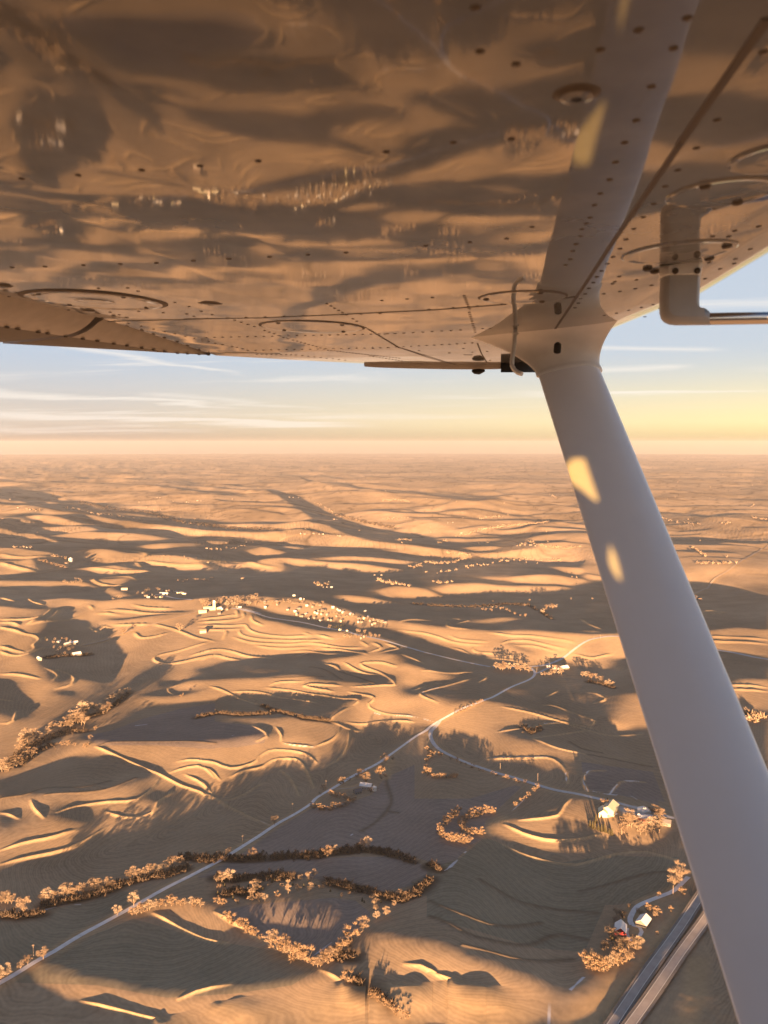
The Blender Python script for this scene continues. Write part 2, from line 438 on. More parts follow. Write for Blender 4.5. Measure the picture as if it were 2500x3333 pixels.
class MB:
    """collects shapes for one mesh"""
    def __init__(s): s.v = []; s.f = []; s.m = []; s.sm = []

    def add(s, verts, faces, mi=0, smooth=False):
        b = len(s.v); s.v += [tuple(map(float, p)) for p in verts]
        for f in faces:
            s.f.append(tuple(b+i for i in f)); s.m.append(mi); s.sm.append(smooth)

    def grid(s, P, mi=0, close_u=False, close_v=False, smooth=True, flip=False):
        nu, nv = P.shape[:2]; F = []
        for i in range(nu if close_u else nu-1):
            for j in range(nv if close_v else nv-1):
                q = (i*nv+j, ((i+1) % nu)*nv+j, ((i+1) % nu)*nv+(j+1) % nv, i*nv+(j+1) % nv)
                F.append(q[::-1] if flip else q)
        s.add(P.reshape(-1, 3), F, mi, smooth)

    def tube(s, pts, rad, n=10, mi=0, caps=True):
        pts = np.array(pts, float); k = len(pts)
        rad = [rad]*k if np.isscalar(rad) else rad
        rings = []
        for i in range(k):
            t = pts[min(i+1, k-1)]-pts[max(i-1, 0)]; t /= np.linalg.norm(t)
            a = np.array([0, 0, 1.]) if abs(t[2]) < .9 else np.array([1., 0, 0])
            p = np.cross(t, a); p /= np.linalg.norm(p); q = np.cross(t, p)
            th = np.linspace(0, 2*np.pi, n, endpoint=False)[:, None]
            rings.append(pts[i]+rad[i]*(np.cos(th)*p+np.sin(th)*q))
        s.grid(np.array(rings), mi, close_v=True)
        if caps:
            s.add(rings[0], [tuple(range(n))], mi); s.add(rings[-1], [tuple(range(n))[::-1]], mi)

    def box(s, c, d, mi=0, rz=0.0):
        ca, sa = math.cos(rz), math.sin(rz); V = []
        for x, y, z in ((-1, -1, -1), (1, -1, -1), (1, 1, -1), (-1, 1, -1), (-1, -1, 1), (1, -1, 1), (1, 1, 1), (-1, 1, 1)):
            X, Y = x*d[0]/2, y*d[1]/2
            V.append((c[0]+X*ca-Y*sa, c[1]+X*sa+Y*ca, c[2]+z*d[2]/2))
        s.add(V, [(0, 3, 2, 1), (4, 5, 6, 7), (0, 1, 5, 4), (1, 2, 6, 5), (2, 3, 7, 6), (3, 0, 4, 7)], mi)

    def mesh(s, name, mats):
        me = bpy.data.meshes.new(name); me.from_pydata(s.v, [], s.f)
        for m in (mats if isinstance(mats, (list, tuple)) else [mats]): me.materials.append(m)
        me.polygons.foreach_set('material_index', s.m); me.polygons.foreach_set('use_smooth', s.sm)
        me.update(); return me

    def build(s, name, mats, parent=None, loc=None):
        o = bpy.data.objects.new(name, s.mesh(name, mats)); COL.objects.link(o)
        if parent is not None: o.parent = parent
        if loc is not None: o.location = loc
        return o


def empty(name, loc, rz=0.0):
    o = bpy.data.objects.new(name, None); COL.objects.link(o); o.location = loc; o.rotation_euler = (0, 0, rz)
    o.empty_display_size = .5
    return o


def mat(name, col, rough=.8, spec=.3, metal=0.0, noise=0.0, nscale=5.0, bump=0.0):
    m = bpy.data.materials.new(name); m.use_nodes = True
    nt = m.node_tree; b = nt.nodes['Principled BSDF']
    b.inputs['Roughness'].default_value = rough; b.inputs['Metallic'].default_value = metal
    b.inputs['Specular IOR Level'].default_value = spec
    if noise > 0:
        tc = nt.nodes.new('ShaderNodeTexCoord'); n = nt.nodes.new('ShaderNodeTexNoise')
        n.inputs['Scale'].default_value = nscale; n.inputs['Detail'].default_value = 5
        nt.links.new(tc.outputs['Object'], n.inputs['Vector'])
        r = nt.nodes.new('ShaderNodeMapRange'); r.inputs['From Min'].default_value = .3; r.inputs['From Max'].default_value = .7
        r.inputs['To Min'].default_value = 1-noise; r.inputs['To Max'].default_value = 1+noise
        nt.links.new(n.outputs['Fac'], r.inputs['Value'])
        mx = nt.nodes.new('ShaderNodeMix'); mx.data_type = 'RGBA'; mx.blend_type = 'MULTIPLY'; mx.inputs[0].default_value = 1
        mx.inputs[6].default_value = (*col, 1); nt.links.new(r.outputs[0], mx.inputs[7])
        nt.links.new(mx.outputs[2], b.inputs['Base Color'])
        if bump:
            bp = nt.nodes.new('ShaderNodeBump'); bp.inputs['Strength'].default_value = bump
            nt.links.new(n.outputs['Fac'], bp.inputs['Height']); nt.links.new(bp.outputs[0], b.inputs['Normal'])
    else:
        b.inputs['Base Color'].default_value = (*col, 1)
    return m


# ------------------------------------------------------------------ the land as one sheet
BERMS = '''G 590,1015 700,1040 900,1090 1150,1150 1300,1179
G 1110,380 1200,430 1300,490 1450,560 1560,590 1650,600
G 1290,995 1400,950 1500,920 1659,890
H 0,1035 150,1080 350,1150 500,1179
H 640,1179 800,1110 1030,1075
H 1370,745 1460,755 1560,800 1659,860
H 1105,930 1200,900 1330,895 1450,930 1540,1000 1659,1040
H 760,785 900,860 960,900 1100,970 1250,1070 1430,1170
H 0,370 70,410 200,490 350,590
I 0,760 100,800 250,860 350,900 450,990 560,1070
I 0,920 150,970 250,1010 330,1075
!I 0,340 150,400 350,475 480,490 660,470
!I 0,430 130,480 250,545 400,580 540,605 640,590 740,540 850,550 940,570
!I 200,600 400,650 560,690 850,690
!I 300,210 420,280 560,350 1000,410
!I 900,280 1100,230 1350,165 1490,180
I 440,0 560,60 750,110 880,120 1100,60 1300,45 1490,95
F 540,615 650,670 800,710 950,710 1110,675
F 625,588 750,580 860,560 890,510 935,460
F 440,222 620,218 800,215 880,260 915,320 920,370
F 500,60 700,30 880,5
F 715,95 850,80 1010,55
F 710,100 850,155 1030,195
F 890,5 1000,40 1150,80 1365,75
F 1035,415 1010,350 1040,300 1140,293
F 1165,435 1215,380 1250,358 1380,362
!F 930,120 1000,160 1120,185
!F 1040,195 1200,225 1420,270
E 0,290 100,310 220,355 330,345 430,310 450,275 560,215 700,220 820,250 905,315
E 240,425 330,385 470,355 550,300 650,280 760,295 830,390 880,510
E 620,370 700,440 770,570
E 190,605 300,580 480,475
E 0,345 80,370 155,445
E 0,440 90,550
E 410,30 520,100 440,150
E 590,40 630,100 630,145
E 640,160 750,180 890,192
E 890,190 1000,150 1060,100 1090,40
E 1160,65 1140,180 1080,280 980,340
!E 1460,400 1440,470 1480,600 1440,690 1350,780 1250,840
!E 1440,690 1530,700
D 740,190 900,260 1050,330 1200,390 1400,490 1659,600
E 0,545 150,605 350,720 540,795
D 0,700 60,710 145,745
D 240,600 270,670 340,740
D 445,695 600,650 800,620 1000,610 1080,590 1190,500 1230,445
D 815,690 950,735 1080,735 1190,690 1220,620 1330,540
D 0,990 200,930 400,890 590,830
D 0,1100 200,1050 450,1000 650,920 820,810
!D 0,590 200,560 340,510 600,505 850,455
!D 350,560 600,545 850,510 1050,430
D 1370,305 1500,290 1659,320
D 1310,390 1440,350 1560,345 1659,430
D 1430,405 1540,460 1640,560
!D 760,185 850,155 1200,150 1659,165
A 0,155 130,190
A 220,160 250,190 340,215
A 410,240 350,290 220,355
A 470,245 400,310 350,335
A 250,355 400,335 620,300
A 0,320 250,315 330,290
A 0,345 100,350 150,370
A 0,380 150,420 300,470 260,520 270,550 180,590
A 0,570 100,600 200,590 350,540
A 0,530 150,570 190,580
A 690,385 720,410 790,430
A 790,375 860,390
A 880,365 1000,365 1160,360
A 750,275 920,285
A 820,255 1000,260 1110,275 1400,270
A 1040,425 1090,465 1200,455 1300,425
A 1620,495 1400,560 1230,600 1190,635 1240,660 1400,655 1659,595
A 1470,605 1659,555
A 1190,360 1330,395 1500,460 1659,495
A 0,745 150,750 320,780
A 350,695 420,730 450,765 410,790
A 440,710 540,750 575,790 540,830 430,860
A 0,940 80,950
A 0,1125 100,1110 130,1030
A 1380,825 1310,850 1300,880 1340,900
A 735,10 740,35 950,60
A 690,215 720,245
A 1030,210 1150,235 1330,240
B 0,320 130,310 250,290 290,290 285,250
B 0,345 200,335 330,310 340,270
B 0,375 250,370 350,365 380,400 450,430 650,455 850,450
B 0,400 150,405 330,395
B 400,290 410,335 490,370
B 310,400 320,440 430,470 650,485 950,485
B 180,410 210,420 180,475
B 430,525 600,545 860,540
B 690,575 850,570 1100,590
B 920,540 1100,560 1290,590
B 260,460 400,500 650,515 900,510 1250,540
B 800,425 860,445
B 900,440 1030,470
B 1240,490 1300,530
B 1330,500 1400,545 1310,575
B 1430,505 1530,550 1390,580
B 0,580 130,555 250,570 380,610 590,625
B 0,635 130,600 310,635
B 80,840 200,880 350,950 480,985
B 240,880 400,880 600,920 900,965
B 510,850 700,870 850,900 1000,920 1220,940 1190,980
B 540,830 620,805 800,800
B 1040,880 900,860 800,835 860,825 1100,835
B 960,665 1040,685 1080,715
B 1110,655 1200,710 1300,745 1390,750
B 1520,685 1400,655 1270,655 1250,680 1390,735 1490,800 1480,830 1170,840
!B 850,690 960,710 1100,790
!B 1080,725 1220,770 1350,815
!B 570,775 800,765 950,765
B 1150,880 1330,920 1340,945 1300,990 1400,1040 1659,1075
B 1130,1115 1400,1110 1659,1115
B 1000,1105 1150,1170 1250,1185
B 1000,1100 1080,1040 1150,1000
C 0,405 150,425 300,460 420,500 640,520
C 390,450 470,480 680,495
C 580,535 570,560 640,580 920,605
C 790,510 850,490 950,485 1100,510 1290,550
C 890,520 1000,525 1200,570
C 700,425 850,445 1050,455 1250,480 1350,500
C 690,620 850,635 930,650
C 0,340 100,325 240,330
C 370,320 530,330 440,360
C 380,345 380,380 540,398
C 610,745 670,775 610,810
C 540,785 380,830 200,880 160,905 300,965
C 110,870 300,815
C 790,995 1000,1040 1240,1110 1480,1160
C 1110,985 1200,990 1350,1050 1510,1110 1460,1140
C 1450,885 1540,905 1585,945 1500,970
C 1140,920 1220,875
C 1350,590 1500,620 1640,590
C 1410,325 1480,370 1560,400
C 20,590 90,620 180,660
C 180,715 350,735 560,730
C 400,540 480,560 540,590
J 830,545 880,560 860,580
J 820,610 850,640
J 540,640 700,660 920,670
J 560,710 700,700 820,712
J 0,560 150,580 330,580
J 0,610 100,640 220,665
J 850,600 1000,620 1240,630
J 1180,600 1400,610 1659,640
R 610,945 800,955 1005,970
R 610,975 800,985 1005,1000
R 750,1265 900,1270 1005,1285
R 750,1290 900,1300 1005,1310
R 560,790 650,785 720,795 580,805'''
SNOW = '''F 1035,415 1010,350 1040,300 1075,293
F 1110,290 1140,293
F 1170,435 1215,380
F 1250,358 1380,362
F 1070,415 1160,435 1300,445 1335,465
F 455,213 620,210 800,212
F 905,310 912,360
F 520,50 700,22 860,0
F 180,885 215,870 290,795
F 570,545 620,500 680,440
H 690,700 760,650 840,590
H 930,580 975,545
H 1200,265 1380,265
E 470,770 540,795
E 1140,890 1180,865
I 100,145 150,100 215,40
I 700,1070 760,940 840,870 925,790
G 330,350 460,320 580,318
C 180,890 250,865 400,830
A 1010,1145 1180,1130
B 330,1055 550,1045
C 0,1065 260,1110
E 650,165 760,185 890,195
E 250,105 265,100
B 1350,1045 1659,1075'''
ROADS = [('gravel_road', 5.4, '''G -60,925 0,885 260,730 370,670 500,590 620,520 770,440 900,370 1040,290 1200,200 1400,100 1590,0
E 270,1000 460,880 620,775 850,640 900,590 1050,500 1180,420 1340,340 1520,220 1659,120
C 200,1185 270,1130 430,1040 650,950 800,880 1000,790 1045,742 1020,700'''),
         ('paved_road', 7.2, '''C 720,690 1000,692 1150,670 1230,640 1330,570 1430,500 1520,470 1640,455
R 200,955 420,985 645,1033'''),
         ('paved_road', 6.5, '''C 1045,742 1090,728 1150,700 1200,690'''),
         ('paved_road', 6.6, '''F 150,-5 100,55 98,100 140,160 230,210 350,260 560,325 740,380 960,430 1140,470 1340,520 1560,580'''),
         ('paved_road', 7.5, '''T 1340,335 1659,395
B 280,240 500,300 800,350 1100,410 1400,480 1659,555
C 100,550 200,580 450,640 700,690'''),
         ('paved_road', 9.0, '''A 1200,132 1300,150 1480,175'''),
         ('dirt_road', 7.0, '''A 640,525 880,455 1120,380 1480,275 1560,240'''),
         ('dirt_road', 5.0, '''B 1090,465 960,520 750,610'''),
         ('dirt_road', 7.0, '''J -20,715 280,665 540,630 860,575 1110,545'''),
         ('dirt_road', 9.0, '''R 510,675 640,590 780,490 930,400 1020,340'''),
         ('paved_road', 9.0, '''R 645,1033 800,1060 1020,1103'''),
         ('dirt_road', 9.0, '''K -20,440 100,410 240,378'''),
         ('dirt_road', 8.0, '''K 1060,500 1180,475 1290,455'''),
         ('dirt_road', 4.0, '''E 1040,520 1180,512 1270,480'''),
         ('farm_drive', 5.0, '''W 1620,-20 1560,40 1420,170 1250,240 1000,340 910,400 860,480 830,560 860,630'''),
         ('farm_drive', 3.5, '''W 860,630 930,640 990,690 985,740 960,780'''),
         ('farm_drive', 4.0, '''W 790,670 780,740 810,810 850,850'''),
         ('farm_drive', 4.0, '''V 510,590 570,570 660,530''')]
HIGHWAY = ['I 1060,1130 1100,1075 1230,880 1400,640 1560,410 1640,290 1700,200', 'I 1160,1140 1210,1075 1370,850 1520,630 1640,470 1760,300']
GRASSY = '''E 1460,300 1440,390 1430,430
I 1560,340 1500,420 1200,820 960,1080
I 1600,700 1590,950 1530,1075
F 420,680 530,580
I 870,1075 1000,960 1180,770'''
BRUSH = '''E -20,1060 150,1055 300,1060 600,1045 800,1035 900,1030 1100,1000 1300,985 1450,1010 1659,1075
I -10,125 60,145
D 1400,1040 1659,1070
G 0,395 150,400 320,380
G 300,330 450,300 600,270 800,210 900,160 1050,130 1200,100 1350,60
H 0,120 150,140 300,120 420,110 560,120
H 800,150 950,190 1100,220 1200,260 1350,280 1450,230 1560,140
H 60,250 150,220 250,250 300,200
D 20,360 140,260 230,190 330,150 420,110 560,70 650,70
D 150,330 280,230 420,170
A 500,1130 640,1090 800,1040 900,970 1000,890
F 640,30 700,60 760,40
C 1450,800 1560,820 1659,850
C 100,200 250,215 550,225 820,205 1000,210 1060,250
B -20,1080 60,1060 150,1045 300,1060 560,1045
B 480,990 600,1030 800,1080 1000,1105
A 350,620 500,600 620,600 700,590
C 1090,260 1130,290 1180,320
H 850,690 1000,690
H 1000,850 1060,900
H 1130,950 1200,1000 1260,1040
K 690,345 560,320 450,295 380,275
J 480,250 650,285 900,310 1100,370 1400,405 1659,412'''
# permanent colour of the fields: tilled earth, corn stubble, grass
FIELDS = '''tilled F -20,460 330,460 600,380 640,390 420,600 430,690 330,740 200,880 -20,800
tilled E 280,1050 620,790 900,650 1190,610 1330,560 1430,430 1659,330 1659,1060 1400,980 1000,1010 700,1050
tilled E -20,1140 700,1080 1200,1040 1500,1040 1659,1110 1659,1200 -20,1200
tilled H 0,60 500,80 700,130 1000,180 1200,230 1480,170 1640,90 1400,-10 0,-30
tilled H 30,370 250,320 500,300 850,270 1010,290 1120,380 1100,450 950,560 700,700 640,690 330,550 150,440
tilled F 1000,240 1430,300 1500,480 1340,450 1150,420 1020,400
tilled A 860,1180 1100,1090 1400,1010 1659,970 1659,1190
tilled E -20,-20 430,30 520,100 500,160 300,195 -20,205
tilled D 640,110 900,60 1659,-10 1659,210 1200,180 760,180
tilled V 880,130 1180,180 1220,420 940,330 560,260 250,200 330,-40
olive F 420,690 560,750 750,815 960,855 1230,805 1580,810 1680,1040 -20,1040 -20,960 200,880
olive I -20,150 200,70 420,0 760,110 1100,60 1500,100 1500,200 1200,350 1040,370 1030,560 900,640 640,620 -20,430
olive G -20,430 320,350 620,310 900,220 1000,260 760,440 400,660 -20,860
olive G 100,880 370,690 520,600 960,420 1300,520 1659,600 1980,650 2300,780 2100,900 1700,960 1200,990 700,900
grass I 760,1090 870,930 1000,830 1220,700 1210,760 1130,870 1040,980 950,1090
grass I 900,700 1050,360 1250,360 1520,240 1600,360 1200,860 1030,1000
grass I 1620,520 1700,700 1700,1100 1210,1100 1400,850
yard V 640,430 900,420 1100,480 1270,580 1150,610 900,560 820,530 700,540 640,500
lawn V 300,560 640,430 700,540 900,560 1200,620 1380,820 1280,880 700,860 250,680'''
TINT = {'tilled': (.255, .21, .175), 'olive': (.235, .205, .145), 'grass': (.33, .25, .165), 'yard': (.42, .41, .40),
        'lawn': (.29, .225, .155)}


def smooth_line(P, step):
    """Catmull-Rom through ground points, resampled"""
    P = np.asarray(P, float)
    if len(P) == 2: Q = P
    else:
        E = np.vstack([2*P[0]-P[1], P, 2*P[-1]-P[-2]]); Q = []
        for i in range(1, len(E)-2):
            for t in np.linspace(0, 1, 9)[:-1]:
                a, b, c, d = E[i-1], E[i], E[i+1], E[i+2]
                Q.append(.5*((2*b)+(c-a)*t+(2*a-5*b+4*c-d)*t*t+(3*b-a-3*c+d)*t**3))
        Q.append(E[-2]); Q = np.array(Q)
    L = np.r_[0, np.cumsum(np.linalg.norm(np.diff(Q[:, :2], axis=0), axis=1))]
    n = max(2, int(L[-1]/step)+1); s = np.linspace(0, L[-1], n)
    return np.stack([np.interp(s, L, Q[:, k]) for k in range(Q.shape[1])], 1)


def ground_lines(text):
    ls = [px_of(l) for l in text.split('\n')]
    W = at(np.concatenate(ls)); out = []; i = 0
    for p in ls: out.append(W[i:i+len(p), :2]); i += len(p)
    return out


# polar layout: fine where the eye can see detail, coarse elsewhere, one closed sheet
AZ_F = np.radians(np.linspace(-31, 31, 1500))
AZ = np.r_[AZ_F, np.radians(np.linspace(33, 327, 99))]
_y = np.r_[np.linspace(1468.5, 1500, 36), np.linspace(1500.9, 3420, 1010)]
_dep = np.arctan((_y-1666.5)/FPX)+PITCH
RAD = np.sort(np.r_[CAM_H/np.tan(_dep), np.linspace(15, CAM_H/np.tan(_dep.max())-8, 36)])
RAD = RAD[RAD < 39000]; RAD = np.r_[RAD, 41000.]
NA, NR = len(AZ), len(RAD)


def build_land():
    X = np.sin(AZ)[:, None]*RAD[None, :]; Y = np.cos(AZ)[:, None]*RAD[None, :]
    Hs = hill(X.ravel(), Y.ravel()).reshape(X.shape)
    fade = np.clip((40000-RAD)/25000, 0, 1)[None, :]
    Hs = Hs*(.3+.7*fade)
    Z = Hs+h_micro(X, Y)*np.clip((9000-RAD)/6000, 0, 1)[None, :]
    drow = np.gradient(RAD)

    def line_dist(lines, pad, ends=None):
        D = np.full(X.shape, 1e3)
        for Pn in lines:
            cum = np.r_[0, np.cumsum(np.linalg.norm(np.diff(Pn, axis=0), axis=1))]
            r = np.hypot(Pn[:, 0], Pn[:, 1]); a = np.arctan2(Pn[:, 0], Pn[:, 1])
            for k in range(len(Pn)-1):
                pd = pad+.002*r[k]
                a0 = min(a[k], a[k+1])-pd/r[k]; a1 = max(a[k], a[k+1])+pd/r[k]
                i0, i1 = np.searchsorted(AZ_F, [a0, a1]); j0, j1 = np.searchsorted(RAD, [min(r[k], r[k+1])-pd*1.6, max(r[k], r[k+1])+pd*1.6])
                if i1 <= i0 or j1 <= j0: continue
                x, y = X[i0:i1, j0:j1], Y[i0:i1, j0:j1]
                v = Pn[k+1]-Pn[k]; l2 = max(v@v, 1e-6)
                t = np.clip(((x-Pn[k, 0])*v[0]+(y-Pn[k, 1])*v[1])/l2, 0, 1)
                d = np.hypot(x-Pn[k, 0]-t*v[0], y-Pn[k, 1]-t*v[1])
                if ends is not None:
                    q = cum[k]+t*math.sqrt(l2); q = np.minimum(q, cum[-1]-q); nearer = d < D[i0:i1, j0:j1]
                    ends[i0:i1, j0:j1][nearer] = q[nearer]
                np.minimum(D[i0:i1, j0:j1], d, out=D[i0:i1, j0:j1])
        return D
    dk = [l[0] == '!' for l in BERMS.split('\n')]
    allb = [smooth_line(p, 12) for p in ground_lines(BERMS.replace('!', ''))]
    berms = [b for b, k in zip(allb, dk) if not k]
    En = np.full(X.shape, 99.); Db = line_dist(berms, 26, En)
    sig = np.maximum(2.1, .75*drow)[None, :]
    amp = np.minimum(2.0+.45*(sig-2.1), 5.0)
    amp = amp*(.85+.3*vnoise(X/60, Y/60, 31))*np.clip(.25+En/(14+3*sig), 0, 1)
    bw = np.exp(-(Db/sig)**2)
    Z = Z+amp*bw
    # contour terraces on the farther slopes
    fr = Hs/4.5+.25*vnoise(X/160, Y/160, 34); fr = np.abs(fr-np.floor(fr)-.5)
    ter = np.exp(-(fr/.085)**2)*np.clip(vnoise(X/700, Y/500, 35)*3+.9, 0, 1)*np.clip((RAD-2900)/500, 0, 1)[None, :]*np.clip((8500-RAD)/3500, 0, 1)[None, :]
    Z = Z+1.7*ter
    tan = np.array([.35, .268, .180])
    T = np.empty(X.shape+(3,), np.float32)
    pn = vnoise(X/420, Y/420, 21)[..., None]; pn2 = vnoise(X/1500, Y/1100, 22)[..., None]
    T[:] = tan*(1+.15*pn+.12*pn2)
    # far patchwork of square-mile farm fields
    cu, cv = X*.94+Y*.34, Y*.94-X*.34
    q = _h2(np.floor(cu/400).astype(np.int64), np.floor(cv/400).astype(np.int64), 77)[..., None]
    far = np.clip((Y-2600)/1500, 0, 1)[..., None]
    T *= 1-far*.13*(q < .34)+far*.06*(q > .75)
    vl = np.exp(-(vnoise(X/520+.4*vnoise(X/260, Y/260, 37), Y/330, 36)/.045)**2)*np.clip((RAD-3200)/900, 0, 1)[None, :]
    vl2 = np.exp(-(vnoise(X/800+.3*vnoise(X/300, Y/300, 39), Y/210, 38)/.05)**2)*np.clip((RAD-4200)/1500, 0, 1)[None, :]
    T *= (1-.45*np.maximum(vl, vl2)-.16*ter)[..., None]
    px = to_px(np.stack([X.ravel(), Y.ravel(), Z.ravel()], 1)); px[Y.ravel() < 50] = -9e5
    pxx = px[:, 0].reshape(X.shape); pxy = px[:, 1].reshape(X.shape)
    F = np.zeros(X.shape, bool)
    for l in FIELDS.split('\n'):
        nm, rest = l.split(' ', 1); p = px_of(rest)
        sel = np.nonzero((pxx > p[:, 0].min()) & (pxx < p[:, 0].max()) & (pxy > p[:, 1].min()) & (pxy < p[:, 1].max()))
        a, b = pxx[sel], pxy[sel]; ins = np.zeros(len(a), bool)
        for k in range(len(p)):
            x0, y0 = p[k]; x1, y1 = p[(k+1) % len(p)]
            if y0 == y1: continue
            ins ^= ((y0 > b) != (y1 > b)) & (a < (x1-x0)*(b-y0)/(y1-y0)+x0)
        T[sel[0][ins], sel[1][ins]] = np.array(TINT[nm])*(1+.10*pn[sel[0][ins], sel[1][ins]])
        F[sel[0][ins], sel[1][ins]] = nm in ('yard', 'lawn', 'grass')
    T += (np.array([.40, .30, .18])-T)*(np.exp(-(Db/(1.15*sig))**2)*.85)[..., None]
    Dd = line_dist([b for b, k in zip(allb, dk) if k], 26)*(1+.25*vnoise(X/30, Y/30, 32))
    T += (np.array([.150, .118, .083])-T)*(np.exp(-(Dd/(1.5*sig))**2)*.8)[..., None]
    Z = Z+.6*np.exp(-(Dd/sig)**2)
    rl = []
    for nm, wd, txt in ROADS: rl += [smooth_line(p, 12) for p in ground_lines(txt)]
    Dr = line_dist(rl+ground_lines(GRASSY), 20)
    T += (np.array([.40, .29, .17])-T)*(np.exp(-(Dr/(8.0+.5*sig))**4)*.75)[..., None]
    Dk = line_dist(ground_lines(BRUSH), 40)
    wb = np.clip(1.5-Dk/(8+5*vnoise(X/25, Y/25, 41)), 0, 1)
    T += (np.array([.105, .078, .055])-T)*wb[..., None]*.85
    Z = Z-1.6*np.exp(-(Dk/7.0)**2)*(Dk < 100)
    sw = np.zeros(X.shape)
    Ds = line_dist([smooth_line(p, 10) for p in ground_lines(SNOW)], 14)
    sw = np.clip(1.15-Ds/.95+.8*vnoise(X/9, Y/9, 51), 0, 1)*(vnoise(X/16, Y/16, 52) > -.35)
    T += (np.array([.54, .54, .56])-T)*sw[..., None]
    Dh = line_dist([smooth_line(p, 12) for p in ground_lines('\n'.join(HIGHWAY))], 40)
    Z = Z-1.3*np.exp(-(Dh/12.0)**4)
    me = bpy.data.meshes.new('ground')
    V = np.stack([X, Y, Z], 2).reshape(-1, 3).astype(np.float32)
    ctr = len(V); V = np.vstack([V, [[0, 0, float(Z[:, 0].mean())]]]).astype(np.float32)
    i = np.arange(NA); j = np.arange(NR-1)
    I, J = np.meshgrid(i, j, indexing='ij'); I2 = (I+1) % NA
    Q = np.stack([I*NR+J, I*NR+J+1, I2*NR+J+1, I2*NR+J], -1).reshape(-1, 4)
    tri = np.stack([np.full(NA, ctr), i*NR, ((i+1) % NA)*NR], 1)
    nq, ntr = len(Q), len(tri)
    me.vertices.add(len(V)); me.vertices.foreach_set('co', V.ravel())
    me.loops.add(nq*4+ntr*3); me.loops.foreach_set('vertex_index', np.r_[Q.ravel(), tri.ravel()].astype(np.int32))
    me.polygons.add(nq+ntr)
    me.polygons.foreach_set('loop_start', np.r_[np.arange(nq)*4, nq*4+np.arange(ntr)*3].astype(np.int32))
    me.polygons.foreach_set('use_smooth', np.ones(nq+ntr, bool))
    me.update(calc_edges=True)
    ca = me.color_attributes.new('soil', 'FLOAT_COLOR', 'POINT')
    C4 = np.ones((len(V), 4), np.float32); C4[:-1, :3] = np.clip(T.reshape(-1, 3), .01, 1); ca.data.foreach_set('color', C4.ravel())
    at2 = me.attributes.new('contour', 'FLOAT', 'POINT')
    ct = np.r_[(Hs/1.05+.35*vnoise(X/70, Y/70, 61)+np.where(bw > .03, 0, 0)).ravel(), 0].astype(np.float32)
    at2.data.foreach_set('value', ct)
    at3 = me.attributes.new('furrow', 'FLOAT', 'POINT')
    fw = np.clip((3600-RAD)/1800, 0, 1)[None, :]*np.where(F, .25, 1.0)*(1-np.clip(sw+wb, 0, 1))*np.ones(X.shape)
    at3.data.foreach_set('value', np.r_[fw.ravel(), 0].astype(np.float32))
    m = bpy.data.materials.new('farm_soil'); m.use_nodes = True
    nt = m.node_tree; N = nt.nodes; L = nt.links; b = N['Principled BSDF']
    b.inputs['Roughness'].default_value = 1.0; b.inputs['Specular IOR Level'].default_value = 0.0
    a1 = N.new('ShaderNodeAttribute'); a1.attribute_name = 'soil'
    a2 = N.new('ShaderNodeAttribute'); a2.attribute_name = 'contour'
    a3 = N.new('ShaderNodeAttribute'); a3.attribute_name = 'furrow'
    geo = N.new('ShaderNodeNewGeometry')

    def nz(scale, det):
        n = N.new('ShaderNodeTexNoise'); n.inputs['Scale'].default_value = scale; n.inputs['Detail'].default_value = det
        L.new(geo.outputs['Position'], n.inputs['Vector']); return n.outputs['Fac']

    def mth(op, a, b_, c=None):
        n = N.new('ShaderNodeMath'); n.operation = op
        for k, v in enumerate((a, b_, c)):
            if v is None: continue
            if isinstance(v, (int, float)): n.inputs[k].default_value = v
            else: L.new(v, n.inputs[k])
        return n.outputs[0]
    ph = mth('MULTIPLY_ADD', a2.outputs['Fac'], 6.2832, mth('MULTIPLY', nz(.05, 3), 7.0))
    st = mth('SINE', ph, None)
    st2 = mth('SINE', mth('MULTIPLY', ph, 2.7), None)
    stp = mth('ADD', mth('MULTIPLY', st, .05), mth('MULTIPLY', st2, .07))
    big = mth('MULTIPLY_ADD', nz(.012, 4), .7, -.35)
    fine = mth('MULTIPLY_ADD', nz(.22, 3), .4, -.2)
    tot = mth('ADD', mth('ADD', 1.0, mth('MULTIPLY', stp, a3.outputs['Fac'])), mth('ADD', big, fine))
    mx = N.new('ShaderNodeMix'); mx.data_type = 'RGBA'; mx.blend_type = 'MULTIPLY'; mx.inputs[0].default_value = 1
    L.new(a1.outputs['Color'], mx.inputs[6]); L.new(tot, mx.inputs[7])
    L.new(mx.outputs[2], b.inputs['Base Color'])
    me.materials.append(m)
    o = bpy.data.objects.new('ground', me); COL.objects.link(o)
    tag(o, 'rolling brown winter farmland with terraces and long shadows', 'ground', kind='structure')
    return rl


ROAD_LINES = build_land()

# ------------------------------------------------------------------ roads
M_gravel = mat('pale_gravel', (.64, .62, .61), .95, .1, noise=.12, nscale=.15)
M_asphalt = mat('worn_asphalt', (.46, .455, .46), .9, .2, noise=.12, nscale=.12)
M_shoulder = mat('dark_shoulder', (.19, .172, .155), .95, .1, noise=.15, nscale=.2)
M_pale = mat('worn_concrete', (.33, .305, .285), .9, .1, noise=.15, nscale=.1)
M_dirt = mat('dirt_track', (.40, .32, .24), 1, .05, noise=.12, nscale=.1)
M_line = mat('road_line_paint', (.75, .74, .70), .7, .2)


